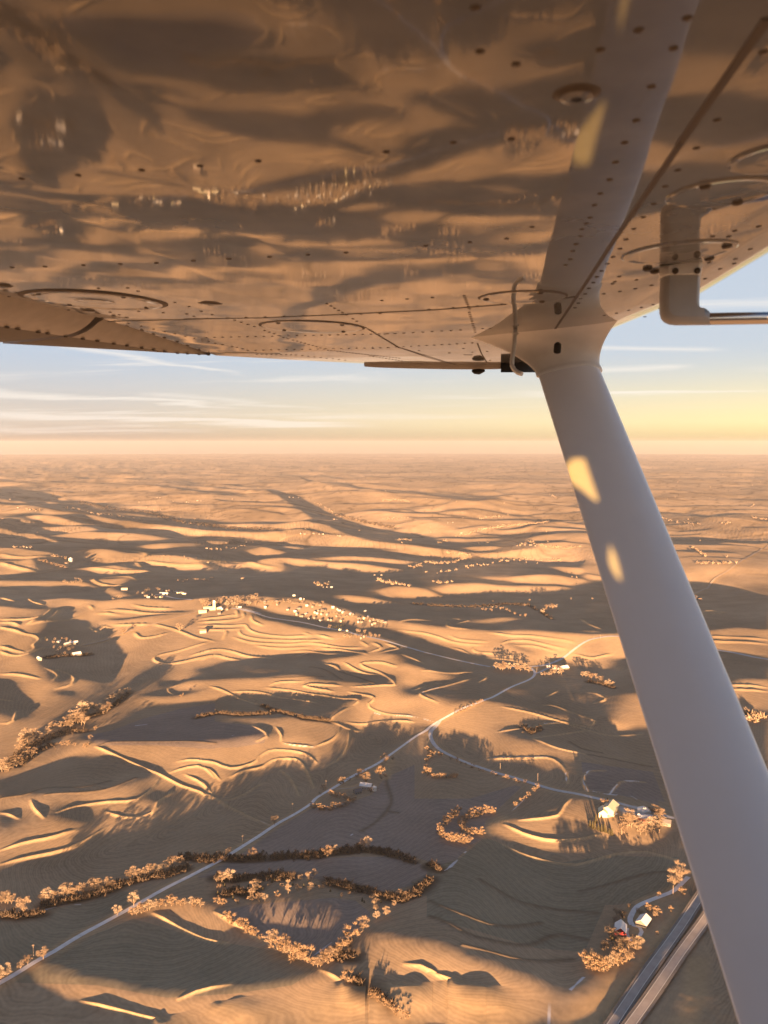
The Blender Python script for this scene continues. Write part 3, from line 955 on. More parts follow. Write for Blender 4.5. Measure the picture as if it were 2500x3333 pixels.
def ribbon(name, centre, width, m, lift, kind='structure', off=0.0, span=None):
    P = np.asarray(centre); t = np.gradient(P, axis=0); t /= np.maximum(np.linalg.norm(t, axis=1), 1e-6)[:, None]
    nrm = np.stack([t[:, 1], -t[:, 0]], 1)
    cols = []
    for w in (-.5, -.25, 0, .25, .5):
        q = P+nrm*(off+w*width)
        d = np.hypot(q[:, 0], q[:, 1])
        z = height(q[:, 0], q[:, 1])+lift+.00035*np.maximum(d-900, 0)
        cols.append(np.column_stack([q, z]))
    z = np.maximum.reduce([c[:, 2] for c in cols])
    if span:
        z = np.maximum.reduce([height(P[:, 0]+nrm[:, 0]*o, P[:, 1]+nrm[:, 1]*o) for o in np.linspace(-span/2, span/2, 7)])+lift
    for c in cols: c[:, 2] = z if span else .5*z+.5*c[:, 2]
    b = MB(); b.grid(np.stack(cols, 1), smooth=True)
    return tag(b.build(name, m), kind=kind)


def build_roads():
    for nm, wd, txt in ROADS:
        m = {'gravel_road': M_gravel, 'paved_road': M_asphalt, 'dirt_road': M_dirt, 'farm_drive': M_gravel}[nm]
        ls = ground_lines(txt)
        c = smooth_line(np.concatenate(ls), 6)
        ribbon(nm, c, wd, m, .35)
    for txt in HIGHWAY:
        c = smooth_line(ground_lines(txt)[0], 6)
        ribbon('highway_shoulder', c, 11.5, M_shoulder, .10, span=16)
        ribbon('highway', c, 6.0, M_pale, .20, span=16)
        for off in (-3.2, 3.2): ribbon('highway_edge_line', c, .35, M_line, .28, off=off, span=16)


build_roads()


# ------------------------------------------------------------------ the aircraft: wing overhead, strut, pitot mast
def cam_vec(x, y):
    v = np.array([x-1250, 1666.5-y, FPX]); return v/np.linalg.norm(v)


SC.update({'a': (0, 0, .75347), 'b': (1250, 0, .75347), 'c': (0, 900, .42194), 'd': (600, 900, .42194), 'e': (1200, 850, .48222),
           'f': (1900, 500, .36166), 'g': (1600, 0, .54249), 'h': (0, 500, .54249)})
WU = cam_vec(1635, 1340)                                  # outboard along the span
WC = np.array([1, 0, 0.]); WC -= WU*(WC@WU); WC /= np.linalg.norm(WC)     # forward along the chord
WN = np.cross(WU, WC); WN *= np.sign(WN[1])               # up out of the wing
WD = .25                                                  # wing skin above the eye
_c, _s = math.cos(PITCH), math.sin(PITCH)
CAM2W = np.array([[1, 0, 0], [0, _s, _c], [0, _c, -_s]])
ROOT = CAM2W@(WN*WD)                                      # the aircraft's own origin


def loc(P):
    """camera-frame points -> local coordinates of the aircraft empty"""
    return np.asarray(P)@CAM2W.T-ROOT


def pa(s, c, w):
    s, c, w = np.broadcast_arrays(np.asarray(s, float), np.asarray(c, float), np.asarray(w, float))
    return s[..., None]*WU+c[..., None]*WC+w[..., None]*WN


def pix(P): return np.stack([1250+FPX*P[..., 0]/P[..., 2], 1666.5-FPX*P[..., 1]/P[..., 2]], -1)


XS = np.array([0, .003, .00625, .0125, .025, .05, .075, .1, .15, .2, .25, .3, .4, .5, .6, .7, .8, .9, 1])
ZL = -.5*np.array([0, .8, 1.15, 1.65, 2.27, 3.01, 3.46, 3.75, 4.1, 4.23, 4.22, 4.12, 3.8, 3.34, 2.76, 2.14, 1.5, .82, 0])/100
ZU = np.array([0, 1.1, 1.6, 2.15, 2.99, 4.13, 5.0, 5.63, 6.61, 7.26, 7.67, 7.88, 7.80, 7.24, 6.36, 5.18, 3.75, 2.08, 0])/100
S_TIP = 4.25; S_COVE = 3.22


def c_le(s): return .48-.33*np.clip((s-2.0)/(S_TIP-2.0), 0, 1)
def c_te(s): return -1.62+.86*np.clip((s-2.3)/(S_TIP-2.3), 0, 1)
def c_lip(s): return -1.19-.03*np.clip(s-2.3, 0, 1)
def te_line(x): return np.where(x < 1175, 1119+.0545*x, 1183+.035*(x-1175))


def solve_w(s, c, yfun):
    """height at (s, c) whose image lies on a measured edge line"""
    lo, hi = np.full(np.shape(s), -.2), np.full(np.shape(s), .6)
    for _ in range(40):
        m = (lo+hi)/2; p = pix(pa(s, c, m)); hit = p[..., 1] > yfun(p[..., 0])
        lo = np.where(hit, m, lo); hi = np.where(hit, hi, m)
    return (lo+hi)/2


_ss = np.linspace(1.5, S_TIP, 60)
_wt = solve_w(_ss, c_te(_ss), te_line)


def w_te(s): return np.interp(s, _ss, _wt)


def w_low(s, c, quilt=True):
    C = c_le(s)-c_te(s); xf = np.clip((c_le(s)-c)/C, 0, 1)
    w = WD+C*(.02115+np.interp(xf, XS, ZL))
    nom = WD+C*.02115
    out = np.clip((s-2.2)/1.0, 0, 1)
    w = w+out*(w_te(s)-nom)*xf**3
    if quilt:                                             # thin sheet metal is never quite flat
        w = w+.00045*vnoise(s*3.1, c*4.2, 71)*np.clip(xf*8, 0, 1)+.00018*vnoise(s*7+9, c*9, 72)*np.clip(xf*8, 0, 1)
        w = w+.00003*vnoise(s*19+9, c*23, 73)*np.clip(xf*8, 0, 1)
    return w


def onwing(px):
    """(s, c) on the lower skin under photograph pixels"""
    r = np.stack([px[:, 0]-1250, 1666.5-px[:, 1], np.full(len(px), FPX)], 1)
    w = np.full(len(px), WD+.01)
    for _ in range(12):
        t = w/(r@WN); P = r*t[:, None]; s, c = P@WU, P@WC
        w = .5*w+.5*w_low(s, np.minimum(c, c_le(s)-.004), False)
    return s, c


RIVETS = '''r a 50,1155 195,1152 360,1145 520,1140 675,1137 835,1128 985,1118 1165,1110 1330,1100 1495,1090
r h 130,150 470,130 850,100 1200,75 1550,45 75,683 270,677 500,670 720,662 940,655 1160,643 1375,632
11 d 35,328 1510,285
6 e 80,350 900,290
24 d 170,470 1630,440
9 e 110,492 620,465
r e 770,455 820,455 910,508
19 d 490,570 1570,548
14 e 30,588 700,552
8 d 910,610 1240,645
9 d 560,600 860,605
6 d 1100,210 1250,295
r d 1300,327 1330,345
16 d 1400,395 1659,550
14 e 10,465 200,580
34 e 200,580 640,715
5 d 340,320 540,385
6 d 620,415 800,480
10 d 840,490 1110,568
24 d 1110,568 1659,630
20 e 10,640 420,705
r c 790,318 890,342 990,360 1090,383 1185,405 1270,425 1350,442 1430,460 1500,475 1560,488 1610,500
r d 240,515 295,525 370,540 405,547 450,557 130,268 215,293 20,290 75,307
r c 760,92 985,88 1065,112 765,283 850,275 920,295 1070,270 1260,280 1440,288 1550,266 70,155 530,258 1460,232 1350,200
7 e 645,232 680,320
10 e 680,345 720,480
r e 90,265 260,255 430,245 545,620 700,615 800,610 690,690 820,670 340,605 640,590 950,635
r b 1040,615 975,775 935,835 910,885 890,940 875,965 855,990 850,1020 830,1055 815,1085 805,1120 785,1145 1000,700
r b 1440,520 1350,640 1270,735 1215,805 1165,880 1120,938 1080,990 1045,1035 1020,1075 990,1110 965,1140 940,1170 920,1195 905,1220 885,1245 870,1270 850,1290 840,1310 825,1330
r b 1310,80 1250,210 1155,375 1090,520 1100,130 935,215 415,220 395,30 570,275 300,615 550,600 1640,225 640,980 370,1045 180,1060 530,1030 10,655
r f 550,865 490,905 320,1105 475,1135 260,1170 280,1150 610,1185 465,1215 325,1240 180,1262 625,1360 520,1385 405,1410 295,1435 185,1455 1160,745 1360,695 1575,655 1250,890 1355,990 1305,745 1130,980
8 f 550,1480 1500,860'''
BOLTS = '''f 575,1030 640,1055 1130,935 1290,820'''
SEAMS = '''.0085 g 1659,110 1400,480 1130,860
.008 b 1280,622 1010,1015 740,1420
.004 d 0,328 600,318 1100,298 1659,270
.005 e 0,350 450,328 930,290
.004 e 1220,265 1390,240
.003 c 830,345 1300,335 1659,325
.006 e 735,555 760,620 810,705
.003 e 200,580 400,650 640,715
.003 d 200,590 450,588 740,595
.003 e 640,632 700,633'''


def build_plane():
    paint = mat('wing_paint', (.50, .475, .44), .045, .55)
    nt = paint.node_tree; b = nt.nodes['Principled BSDF']
    tc = nt.nodes.new('ShaderNodeTexCoord'); n = nt.nodes.new('ShaderNodeTexNoise'); n.inputs['Scale'].default_value = 9; n.inputs['Detail'].default_value = 6
    nt.links.new(tc.outputs['Object'], n.inputs['Vector'])
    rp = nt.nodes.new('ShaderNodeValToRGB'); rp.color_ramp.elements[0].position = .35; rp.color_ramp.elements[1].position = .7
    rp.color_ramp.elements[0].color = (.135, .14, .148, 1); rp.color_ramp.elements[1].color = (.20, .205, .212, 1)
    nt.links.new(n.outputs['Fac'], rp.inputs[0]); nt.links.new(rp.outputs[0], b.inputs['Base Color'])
    rr = nt.nodes.new('ShaderNodeMapRange'); rr.inputs['To Min'].default_value = .02; rr.inputs['To Max'].default_value = .055
    nt.links.new(n.outputs['Fac'], rr.inputs['Value']); nt.links.new(rr.outputs[0], b.inputs['Roughness'])
    grime = mat('rivet_grime', (.075, .06, .048), .55, .4)
    dark = mat('dark_gap', (.035, .03, .027), .7, .2)
    white = mat('strut_paint', (.90, .90, .92), .22, .5, noise=.012, nscale=14)
    white2 = mat('cuff_paint', (.84, .825, .80), .42, .4, noise=.05, nscale=20)
    matte = mat('flap_paint', (.42, .39, .355), .28, .4, noise=.08, nscale=25)
    dull_shade = mat('cove_shade_and_dull_skin', (.16, .145, .13), .5, .2, noise=.08, nscale=30)  # dull rear skin, also the painted shade inside the cove
    mast_p = mat('mast_paint', (.42, .42, .42), .30, .5, noise=.06, nscale=40)
    steel = mat('tube_steel', (.62, .60, .58), .22, .5, metal=1.0)
    black = mat('black_plastic', (.012, .012, .013), .4, .4)
    brown = mat('tip_fairing_paint', (.27, .245, .225), .4, .35)
    root = empty('airplane', tuple(ROOT+np.array([0, 0, CAM_H])))
    tag(root, 'white high wing light airplane with a strut and glossy wing underside overhead', 'airplane')

    # wing skin: lower side, nose, upper side
    w = MB()
    s = np.unique(np.concatenate([np.linspace(-1.3, .35, 12), np.linspace(.35, S_TIP, 270)]))
    xa = np.concatenate([np.linspace(0, .02, 10)[:-1], np.linspace(.02, .12, 26)[:-1], np.linspace(.12, 1, 200)])
    S = s[:, None]
    cin = np.where(S < S_COVE, c_lip(S), c_te(S))
    k = (xa/xa.max())[None, :]
    Cc = c_le(S)-(c_le(S)-cin)*k
    low = pa(S, Cc, w_low(np.broadcast_to(S, Cc.shape), Cc))
    w.grid(loc(low), 0, flip=True)
    xu = np.r_[0, .002, .006, .0125, .025, .05, .1, .2, .3, .45, .6, .75, .9]
    s2 = np.linspace(-1.3, S_TIP, 40)[:, None]; Ch = c_le(s2)-c_te(s2)
    Cu = c_le(s2)-Ch*xu[None, :]
    up = pa(s2, Cu, WD+Ch*(.02115+np.interp(xu, XS, ZU)[None, :]))
    w.grid(loc(up), 0)
    # closed rear web behind the lip
    e0 = pa(s, cin[:, 0], w_low(s, cin[:, 0])); e1 = pa(s, cin[:, 0]+.004, WD+.12)
    w.grid(loc(np.stack([e0, e1], 1)), 1, flip=True)
    # rivets, lap seams
    rv = MB()
    S_, C_ = [], []
    for l in RIVETS.split('\n'):
        a, rest = l.split(' ', 1); p = px_of(rest)
        if a != 'r': p = np.stack([np.linspace(p[0, i], p[1, i], int(a)) for i in (0, 1)], 1)
        q, r = onwing(p); S_ += list(q); C_ += list(r)
    th = np.linspace(0, 2*np.pi, 9)[:-1]

    def dome(mb, s0, c0, R_, h, mi):
        V = []
        for rr_, hh in ((1, -.0004), (.72, h*.75), (.3, h)):
            ss, cc = s0+R_*rr_*np.cos(th), c0+R_*rr_*np.sin(th)
            V.append(pa(ss, cc, w_low(ss, np.minimum(cc, c_le(ss)-.001))-hh))
        mb.grid(loc(np.array(V)), mi, close_v=True)
        mb.add(loc(V[-1]), [tuple(range(8))], mi)
    for i, (a, c0) in enumerate(zip(S_, C_)):
        rad = .0042 if a < 1.2 else .0048+.0011*max(0, a-1.6)
        dome(rv, a, c0, rad, .0014, 1)
    for l in SEAMS.split('\n'):
        wd, rest = l.split(' ', 1); p = px_of(rest); t = np.linspace(0, len(p)-1, 40)
        p = np.stack([np.interp(t, np.arange(len(p)), p[:, i]) for i in (0, 1)], 1)
        q, r = onwing(p); d = np.gradient(np.stack([q, r], 1), axis=0); d /= np.linalg.norm(d, axis=1)[:, None]
        g = []
        for o, hh in ((-.5, 0), (-.4, .0012), (.4, .0012), (.5, 0)):
            ss, cc = q-d[:, 1]*float(wd)*o, r+d[:, 0]*float(wd)*o
            g.append(pa(ss, cc, w_low(ss, cc)-hh))
        rv.grid(loc(np.stack(g, 1)), 1, smooth=False)
    b0 = len(w.v); w.v += rv.v; w.f += [tuple(i+b0 for i in f) for f in rv.f]; w.m += [1]*len(rv.f); w.sm += rv.sm
    wing = w.build('wing', [paint, grime], root)

    def disc(name, px, rad, prof, mats, parent, screws=0, knob=0.0):
        """turned part lying on the lower skin"""
        q, r = onwing(np.array([px], float)); mb = MB(); a = np.linspace(0, 2*np.pi, 41)[:-1]
        R0 = []
        for rr_, hh, mi in prof:
            ss, cc = q[0]+rad*rr_*np.cos(a), r[0]+rad*rr_*np.sin(a)
            R0.append(pa(ss, cc, w_low(ss, np.minimum(cc, c_le(ss)-.002), False)-hh))
        for i in range(len(prof)-1): mb.grid(loc(np.array(R0[i:i+2])), prof[i][2], close_v=True)
        mb.add(loc(R0[-1]), [tuple(range(40))], prof[-1][2])
        for k_ in range(screws):
            an = .6+k_*2*np.pi/screws
            s0, c0 = q[0]+.84*rad*math.cos(an), r[0]+.84*rad*math.sin(an)
            V = []
            for rr_, hh in ((1, .001), (.75, .0048), (.3, .0055)):
                V.append(pa(s0+.0075*rr_*np.cos(th), c0+.0075*rr_*np.sin(th), w_low(s0, c0, False)-hh))
            mb.grid(loc(np.array(V)), 1, close_v=True); mb.add(loc(V[-1]), [tuple(range(8))], 1)
        return mb.build(name, mats, parent)
    soft = [(1.02, .0004, 0), (1.0, .0008, 0), (.98, .0020, 0), (.93, .0022, 0), (.84, .0016, 0), (.5, .0014, 0)]
    plate = [(1.05, .0008, 1), (1.0, .0012, 1), (.97, .0034, 0), (.90, .0040, 0), (.80, .0028, 0), (.45, .0026, 0), (.30, .0028, 0), (.26, .0044, 0), (.2, .0040, 0)]
    flat = [(1.03, .0004, 1), (1.0, .0008, 1), (.975, .0022, 0), (.92, .0026, 0), (.84, .0024, 0), (.5, .0020, 0)]
    for px, rad, pr, sc in (((310, 977), .165, plate, 4), ((1016, 1064), .158, flat, 4), ((1701, 967), .095, flat, 3),
                            ((2210, 822), .088, soft, 0), ((2350, 628), .062, soft, 2), ((2545, 512), .05, soft, 0)):
        disc('inspection_cover', px, rad, pr, [paint, grime], wing, sc)
    ringp = [(1.0, .0003, 1), (.86, .0012, 1), (.70, .0035, 0), (.45, .0050, 0), (.26, .0050, 0), (.22, .0020, 1), (.1, .0018, 1)]
    for px, rad in (((1877, 304), .019), ((685, 987), .030), ((8, 929), .022), ((290, 1010), .020)):
        disc('drain_plug', px, rad, ringp, [paint, grime], wing)
    for l in BOLTS.split('\n'):
        for p in px_of(l): disc('bolt_head', p, .0085, [(1.0, .0003, 0), (.9, .004, 0), (.5, .0055, 0)], grime, wing)

    # flap and aileron behind the lip
    def surface(name, a, b_):
        ss = np.linspace(a, b_, 60); lip = c_lip(ss); te = c_te(ss)-.005
        cb = lip-.42*(lip-te)
        wte = solve_w(ss, te, te_line)
        wb = solve_w(ss, cb, lambda x: np.minimum(1062+.153*x, te_line(x)-1.5))
        wl = w_low(ss, lip, False)
        rows = []
        for t in np.linspace(0, 1, 12):
            cc = lip-.022-(lip-.022-cb)*t
            ww = (wl+.085)*(1-t)+wb*t-(.034*np.sin(np.pi*t)*(1-.3*t))
            rows.append(pa(ss, cc, ww))
        f = MB(); f.grid(loc(np.stack(rows[:4], 1)), 2); f.grid(loc(np.stack(rows[3:], 1)), 0)  # first rows darker: gap shadow behind the lip put into the colour
        rows2 = [pa(ss, cb-(cb-te)*t, wb+(wte-wb)*t-.002*np.sin(np.pi*t)+.0015) for t in np.linspace(0, 1, 6)]
        rows2 += [pa(ss, te, wte+.006), pa(ss, lip-.03, wl+.11), pa(ss, lip-.012, wl+.045)]
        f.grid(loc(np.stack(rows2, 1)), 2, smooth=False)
        for e in (0, -1):
            V = [r[e] for r in rows]+[r[e] for r in rows2]
            f.add(loc(np.array(V)), [tuple(range(len(V)))], 0)
        for k_ in np.linspace(a+.03, b_-.03, int((b_-a)/.075)):
            i = int(np.clip(np.searchsorted(ss, k_), 0, 59))
            for rr_, hh in ((1, 0),):
                V = [pa(ss[i]+.0085*x_*np.cos(th), cb[i]+.006+.0085*x_*np.sin(th), wb[i]-h_) for x_, h_ in ((1, 0), (.6, .004))]
                f.grid(loc(np.array(V)), 1, close_v=True); f.add(loc(V[-1]), [tuple(range(8))], 1)
        f.build(name, [matte, grime, dull_shade], root)
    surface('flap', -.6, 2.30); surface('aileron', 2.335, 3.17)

    # wing tip fairing with its lights
    tp = MB(); xt = np.linspace(0, 1, 40); ct = c_le(S_TIP)-(c_le(S_TIP)-c_te(S_TIP))*xt
    wl = w_low(np.full(40, S_TIP), ct, False); rows = []
    for ds, dw in ((0, .0), (.01, -.008), (.03, -.019), (.07, -.021), (.12, -.009), (.16, .03), (.14, .07), (.02, .10), (0, .09)):
        rows.append(pa(S_TIP+ds*np.sin(np.pi*(.06+.9*xt))**.5, ct, wl+dw*np.sin(np.pi*(.02+.96*xt))**.12))
    tp.grid(loc(np.array(rows)), 0); tip = tp.build('wing_tip', brown, root)
    nl = MB(); sN, cN = onwing(np.array([[1682., 1196.]])); q = pa(S_TIP+.02, .06, WD-.035)

    def pxpoint(x, y, z): return np.array([(x-1250)/FPX*z, (1666.5-y)/FPX*z, z])
    def pbox(mb, x0, y0, x1, y1, z0, z1, mi=0):
        V = [pxpoint(x, y, z) for z in (z0, z1) for x, y in ((x0, y0), (x1, y0), (x1, y1), (x0, y1))]
        mb.add(loc(np.array(V)), [(0, 1, 2, 3), (7, 6, 5, 4), (0, 4, 5, 1), (1, 5, 6, 2), (2, 6, 7, 3), (3, 7, 4, 0)], mi)
    pbox(nl, 1630, 1177, 1745, 1212, 4.0, 4.25); nl.build('tip_light', black, tip)
    nb = MB(); P = [pxpoint(1557+24*math.cos(a), 1208+6*math.sin(a), 4.2) for a in np.linspace(0, 2*np.pi, 13)[:-1]]
    nb.tube([loc(pxpoint(1536, 1206, 4.15)), loc(pxpoint(1545, 1209, 4.15)), loc(pxpoint(1560, 1210, 4.15)), loc(pxpoint(1578, 1206, 4.15))], [.006, .014, .016, .006], 10)
    nb.build('tip_light', black, tip)

    # strut
    Pt, Pl = pxpoint(1847.5, 1200, 2.40), pxpoint(2331, 2531, 1.40)
    ax = Pl-Pt
    cd = WC-ax*((WC@ax)/(ax@ax)); cd /= np.linalg.norm(cd)
    td = np.cross(ax, cd); td /= np.linalg.norm(td)
    if td[2] > 0: td = -td                                 # towards the cabin
    hch = .5*197/FPX*2.40

    def section(th_):
        """streamline section: blunt nose forward, thin tail aft"""
        x = np.cos(th_); y = np.sin(th_)
        yy = np.sign(y)*np.abs(y)**.92*.195*(1+.42*x)*(1-.12*(x > .35)*(x-.35))
        return x, yy
    aa = np.linspace(0, 2*np.pi, 65)[:-1]; sx, sy = section(aa)
    st = MB(); rings = []
    for t in np.linspace(-.02, 1.6, 30):
        rings.append(Pt+ax*t+hch*(sx[:, None]*cd+sy[:, None]*2*td*.62))
    st.grid(loc(np.array(rings)), 0, close_v=True); st.build('strut', white, root)
    # fairing cuff between strut and wing
    cu = MB(); rings = []
    topc = onwing(np.array([[1790., 1076.]])); tl = onwing(np.array([[1527., 1099.], [2012., 1043.]]))
    for t in np.linspace(0, 1, 14):
        f = t**2.6
        base = Pt+ax*(.015-.075*t/ .9)+hch*1.05*(sx[:, None]*cd+sy[:, None]*2*td*.62)
        ca_, cb_ = tl[1][0], tl[1][1]; sm_ = .5*(tl[0][0]+tl[0][1])
        cc = (ca_+cb_)/2+(cb_-ca_)/2*sx; s_ = tl[0][0]+(tl[0][1]-tl[0][0])*(sx+1)/2+.035*np.sin(aa)*-1*np.sqrt(np.clip(1-sx**2, 0, 1))**.3
        W = pa(s_, cc, w_low(s_, np.minimum(cc, c_le(s_)-.01), False)+.002)
        g = t
        P = base*(1-f)+W*f
        P = P*(1-.0)+0
        rings.append(P)
    cu.grid(loc(np.array(rings)), 0, close_v=True)
    r0 = Pt+ax*.020+hch*1.075*(sx[:, None]*cd+sy[:, None]*2*td*.64); r1 = Pt+ax*.010+hch*1.075*(sx[:, None]*cd+sy[:, None]*2*td*.64)
    r2 = Pt+ax*.022+hch*.99*(sx[:, None]*cd+sy[:, None]*2*td*.60)
    cu.grid(loc(np.array([r2, r0, r1, rings[2]])), 0, close_v=True)
    cuff = cu.build('strut_fairing', white2, root)
    sc = MB(); q = pxpoint(1815, 1127, 2.345); sc.tube([loc(q+td*-.02), loc(q+td*.006), loc(q+td*.012)], [.011, .011, .005], 10, 0)
    sc.build('screw', dark, cuff)

    # fuel vent tube behind the strut
    vt = MB(); V = [pxpoint(1678, 1070, 2.37), pxpoint(1677, 1083, 2.36), pxpoint(1674, 1120, 2.34), pxpoint(1667, 1170, 2.31), pxpoint(1667, 1190, 2.30), pxpoint(1674, 1204, 2.29), pxpoint(1686, 1213, 2.28), pxpoint(1699, 1217, 2.27)]
    vt.tube([loc(v) for v in V], .0068, 12)
    vt.tube([loc(V[1]-WN*.0), loc(V[1]-WN*.006)], .012, 12)
    vt.build('vent_tube', white2, root)

    # pitot mast and tube
    q, r = onwing(np.array([[2213., 862.]])); zm = (pa(q, r, w_low(q, r))[0])[2]

    def blade(mb, outline, half, mi=0):
        O = np.array([pxpoint(x, y, zm) for x, y in outline]); cen = O.mean(0); L_ = []
        for v in np.linspace(-1, 1, 11):
            ins = 1-.30*(1-math.sqrt(max(0, 1-v*v)))
            L_.append(cen+(O-cen)*ins+WU*half*v*(1 if abs(v) < 1 else .98))
        mb.grid(loc(np.array(L_)), mi, close_v=True)
        mb.add(loc(L_[0]), [tuple(range(len(O)))], mi); mb.add(loc(L_[-1]), [tuple(range(len(O)))[::-1]], mi)
    pm = MB()
    blade(pm, [(2150, 870), (2213, 858), (2284, 842), (2282, 860), (2277, 900), (2274, 990), (2276, 1004), (2283, 1014), (2296, 1019), (2310, 1021), (2310, 1058), (2200, 1059), (2180, 1057), (2163, 1050), (2152, 1038), (2147, 1020), (2147, 960), (2150, 905)], .018)
    pmo = pm.build('pitot_mast', mast_p, root)
    bp = MB()
    blade(bp, [(2147, 868), (2213, 854), (2287, 838), (2285, 860), (2279, 902), (2277, 906), (2148, 906), (2147, 900)], .0195)
    bpo = bp.build('mast_base', white2, pmo)
    for x, y in ((2190, 889), (2261, 888)):
        sc = MB(); v = pxpoint(x, y, zm)-WU*.0185; sc.tube([loc(v), loc(v-WU*.003), loc(v-WU*.0045)], [.0055, .0055, .003], 10); sc.build('screw', grime, pmo)
    pt = MB(); a = pxpoint(2285, 1038.5, zm); fwd = WC*1.0
    pt.tube([loc(a), loc(a+fwd*.02), loc(a+fwd*.24), loc(a+fwd*.26)], [.0105, .0105, .0105, .006], 20)
    pt.build('pitot_tube', steel, pmo)

    # unseen far cabin side shading the strut, openings shaped to throw its sun patches
    sd = np.linalg.inv(CAM2W)@SUN_DIR

    def back(px_list):
        out = []
        for x, y in px_list:
            t = 0.
            for _ in range(30):
                C = Pt+ax*t; yy = 1666.5-FPX*C[1]/C[2]; t += (y-yy)/1800.
            C = Pt+ax*t+td*hch*.22; P = pxpoint(x, y, C[2])
            k_ = (-.85-P@WU)/(sd@WU); Q = P+sd*k_
            out.append((Q@WC, Q@WN))
        return out
    from mathutils.geometry import tessellate_polygon
    from mathutils import Vector
    outer = [(-2.2, -1.5), (2.4, -1.5), (2.4, .30), (-2.2, .30)]
    h1 = back([(1866, 1352), (1880, 1400), (1900, 1470), (1924, 1545), (1958, 1642), (1950, 1652), (1890, 1600), (1850, 1574), (1826, 1562), (1838, 1512), (1858, 1488)])
    h2 = back([(1984, 1750), (2002, 1792), (2019, 1846), (2030, 1912), (2006, 1884), (1987, 1850), (1979, 1812)])
    def shrink(h, k):
        c = np.mean(h, axis=0); return [tuple(c+(np.array(p)-c)*k) for p in h]
    h1, h2 = shrink(h1, .86), shrink(h2, .80)
    loops = [outer, h1, h2]
    flatv = [p for l_ in loops for p in l_]
    tris = tessellate_polygon([[Vector((p[0], p[1], 0)) for p in l_] for l_ in loops])
    fw = MB(); n_ = len(flatv)
    V0 = np.array([pa(-.85, p[0], p[1]) for p in flatv]); V1 = np.array([pa(-.88, p[0], p[1]) for p in flatv])
    fw.add(loc(np.vstack([V0, V1])), [tuple(t) for t in tris]+[tuple(i+n_ for i in t[::-1]) for t in tris], 0)
    o_ = 0
    for l_ in loops:
        m_ = len(l_); fw.add(loc(np.vstack([V0[o_:o_+m_], V1[o_:o_+m_]])), [(i, (i+1) % m_, m_+(i+1) % m_, m_+i) for i in range(m_)], 0); o_ += m_
    cw = fw.build('cabin_shade_wall', mat('cabin_lining', (.20, .19, .18), .8, .2, noise=.1, nscale=12), root)
    tint = bpy.data.materials.new('sun_patch_filter'); tint.use_nodes = True; tn = tint.node_tree; tn.nodes.clear()  # filter panes added in the openings to dim and colour the sun patches
    to = tn.nodes.new('ShaderNodeOutputMaterial'); tb = tn.nodes.new('ShaderNodeBsdfTransparent'); tb.inputs[0].default_value = (.165, .155, .075, 1)
    tn.links.new(tb.outputs[0], to.inputs[0])
    for l_ in (h1, h2):
        g = MB(); m_ = len(l_); g.add(loc(np.array([pa(-.865, p[0], p[1]) for p in l_])), [tuple(range(m_))], 0); g.build('sun_filter_pane', tint, cw)


build_plane()

# ------------------------------------------------------------------ trees
M_twig = mat('dry_twigs', (.25, .195, .145), .95, .05)
M_twig2 = mat('rusty_twigs', (.235, .17, .115), .95, .05)
M_twig3 = mat('brown_twigs', (.19, .14, .10), .95, .05)
M_twig4 = mat('pale_twigs', (.32, .265, .205), .95, .05)
M_bark = mat('bark', (.20, .155, .115), .95, .1)
M_ever = mat('evergreen_needles', (.058, .052, .028), .9, .1)
M_brush = mat('dark_scrub', (.075, .058, .045), 1, .0)


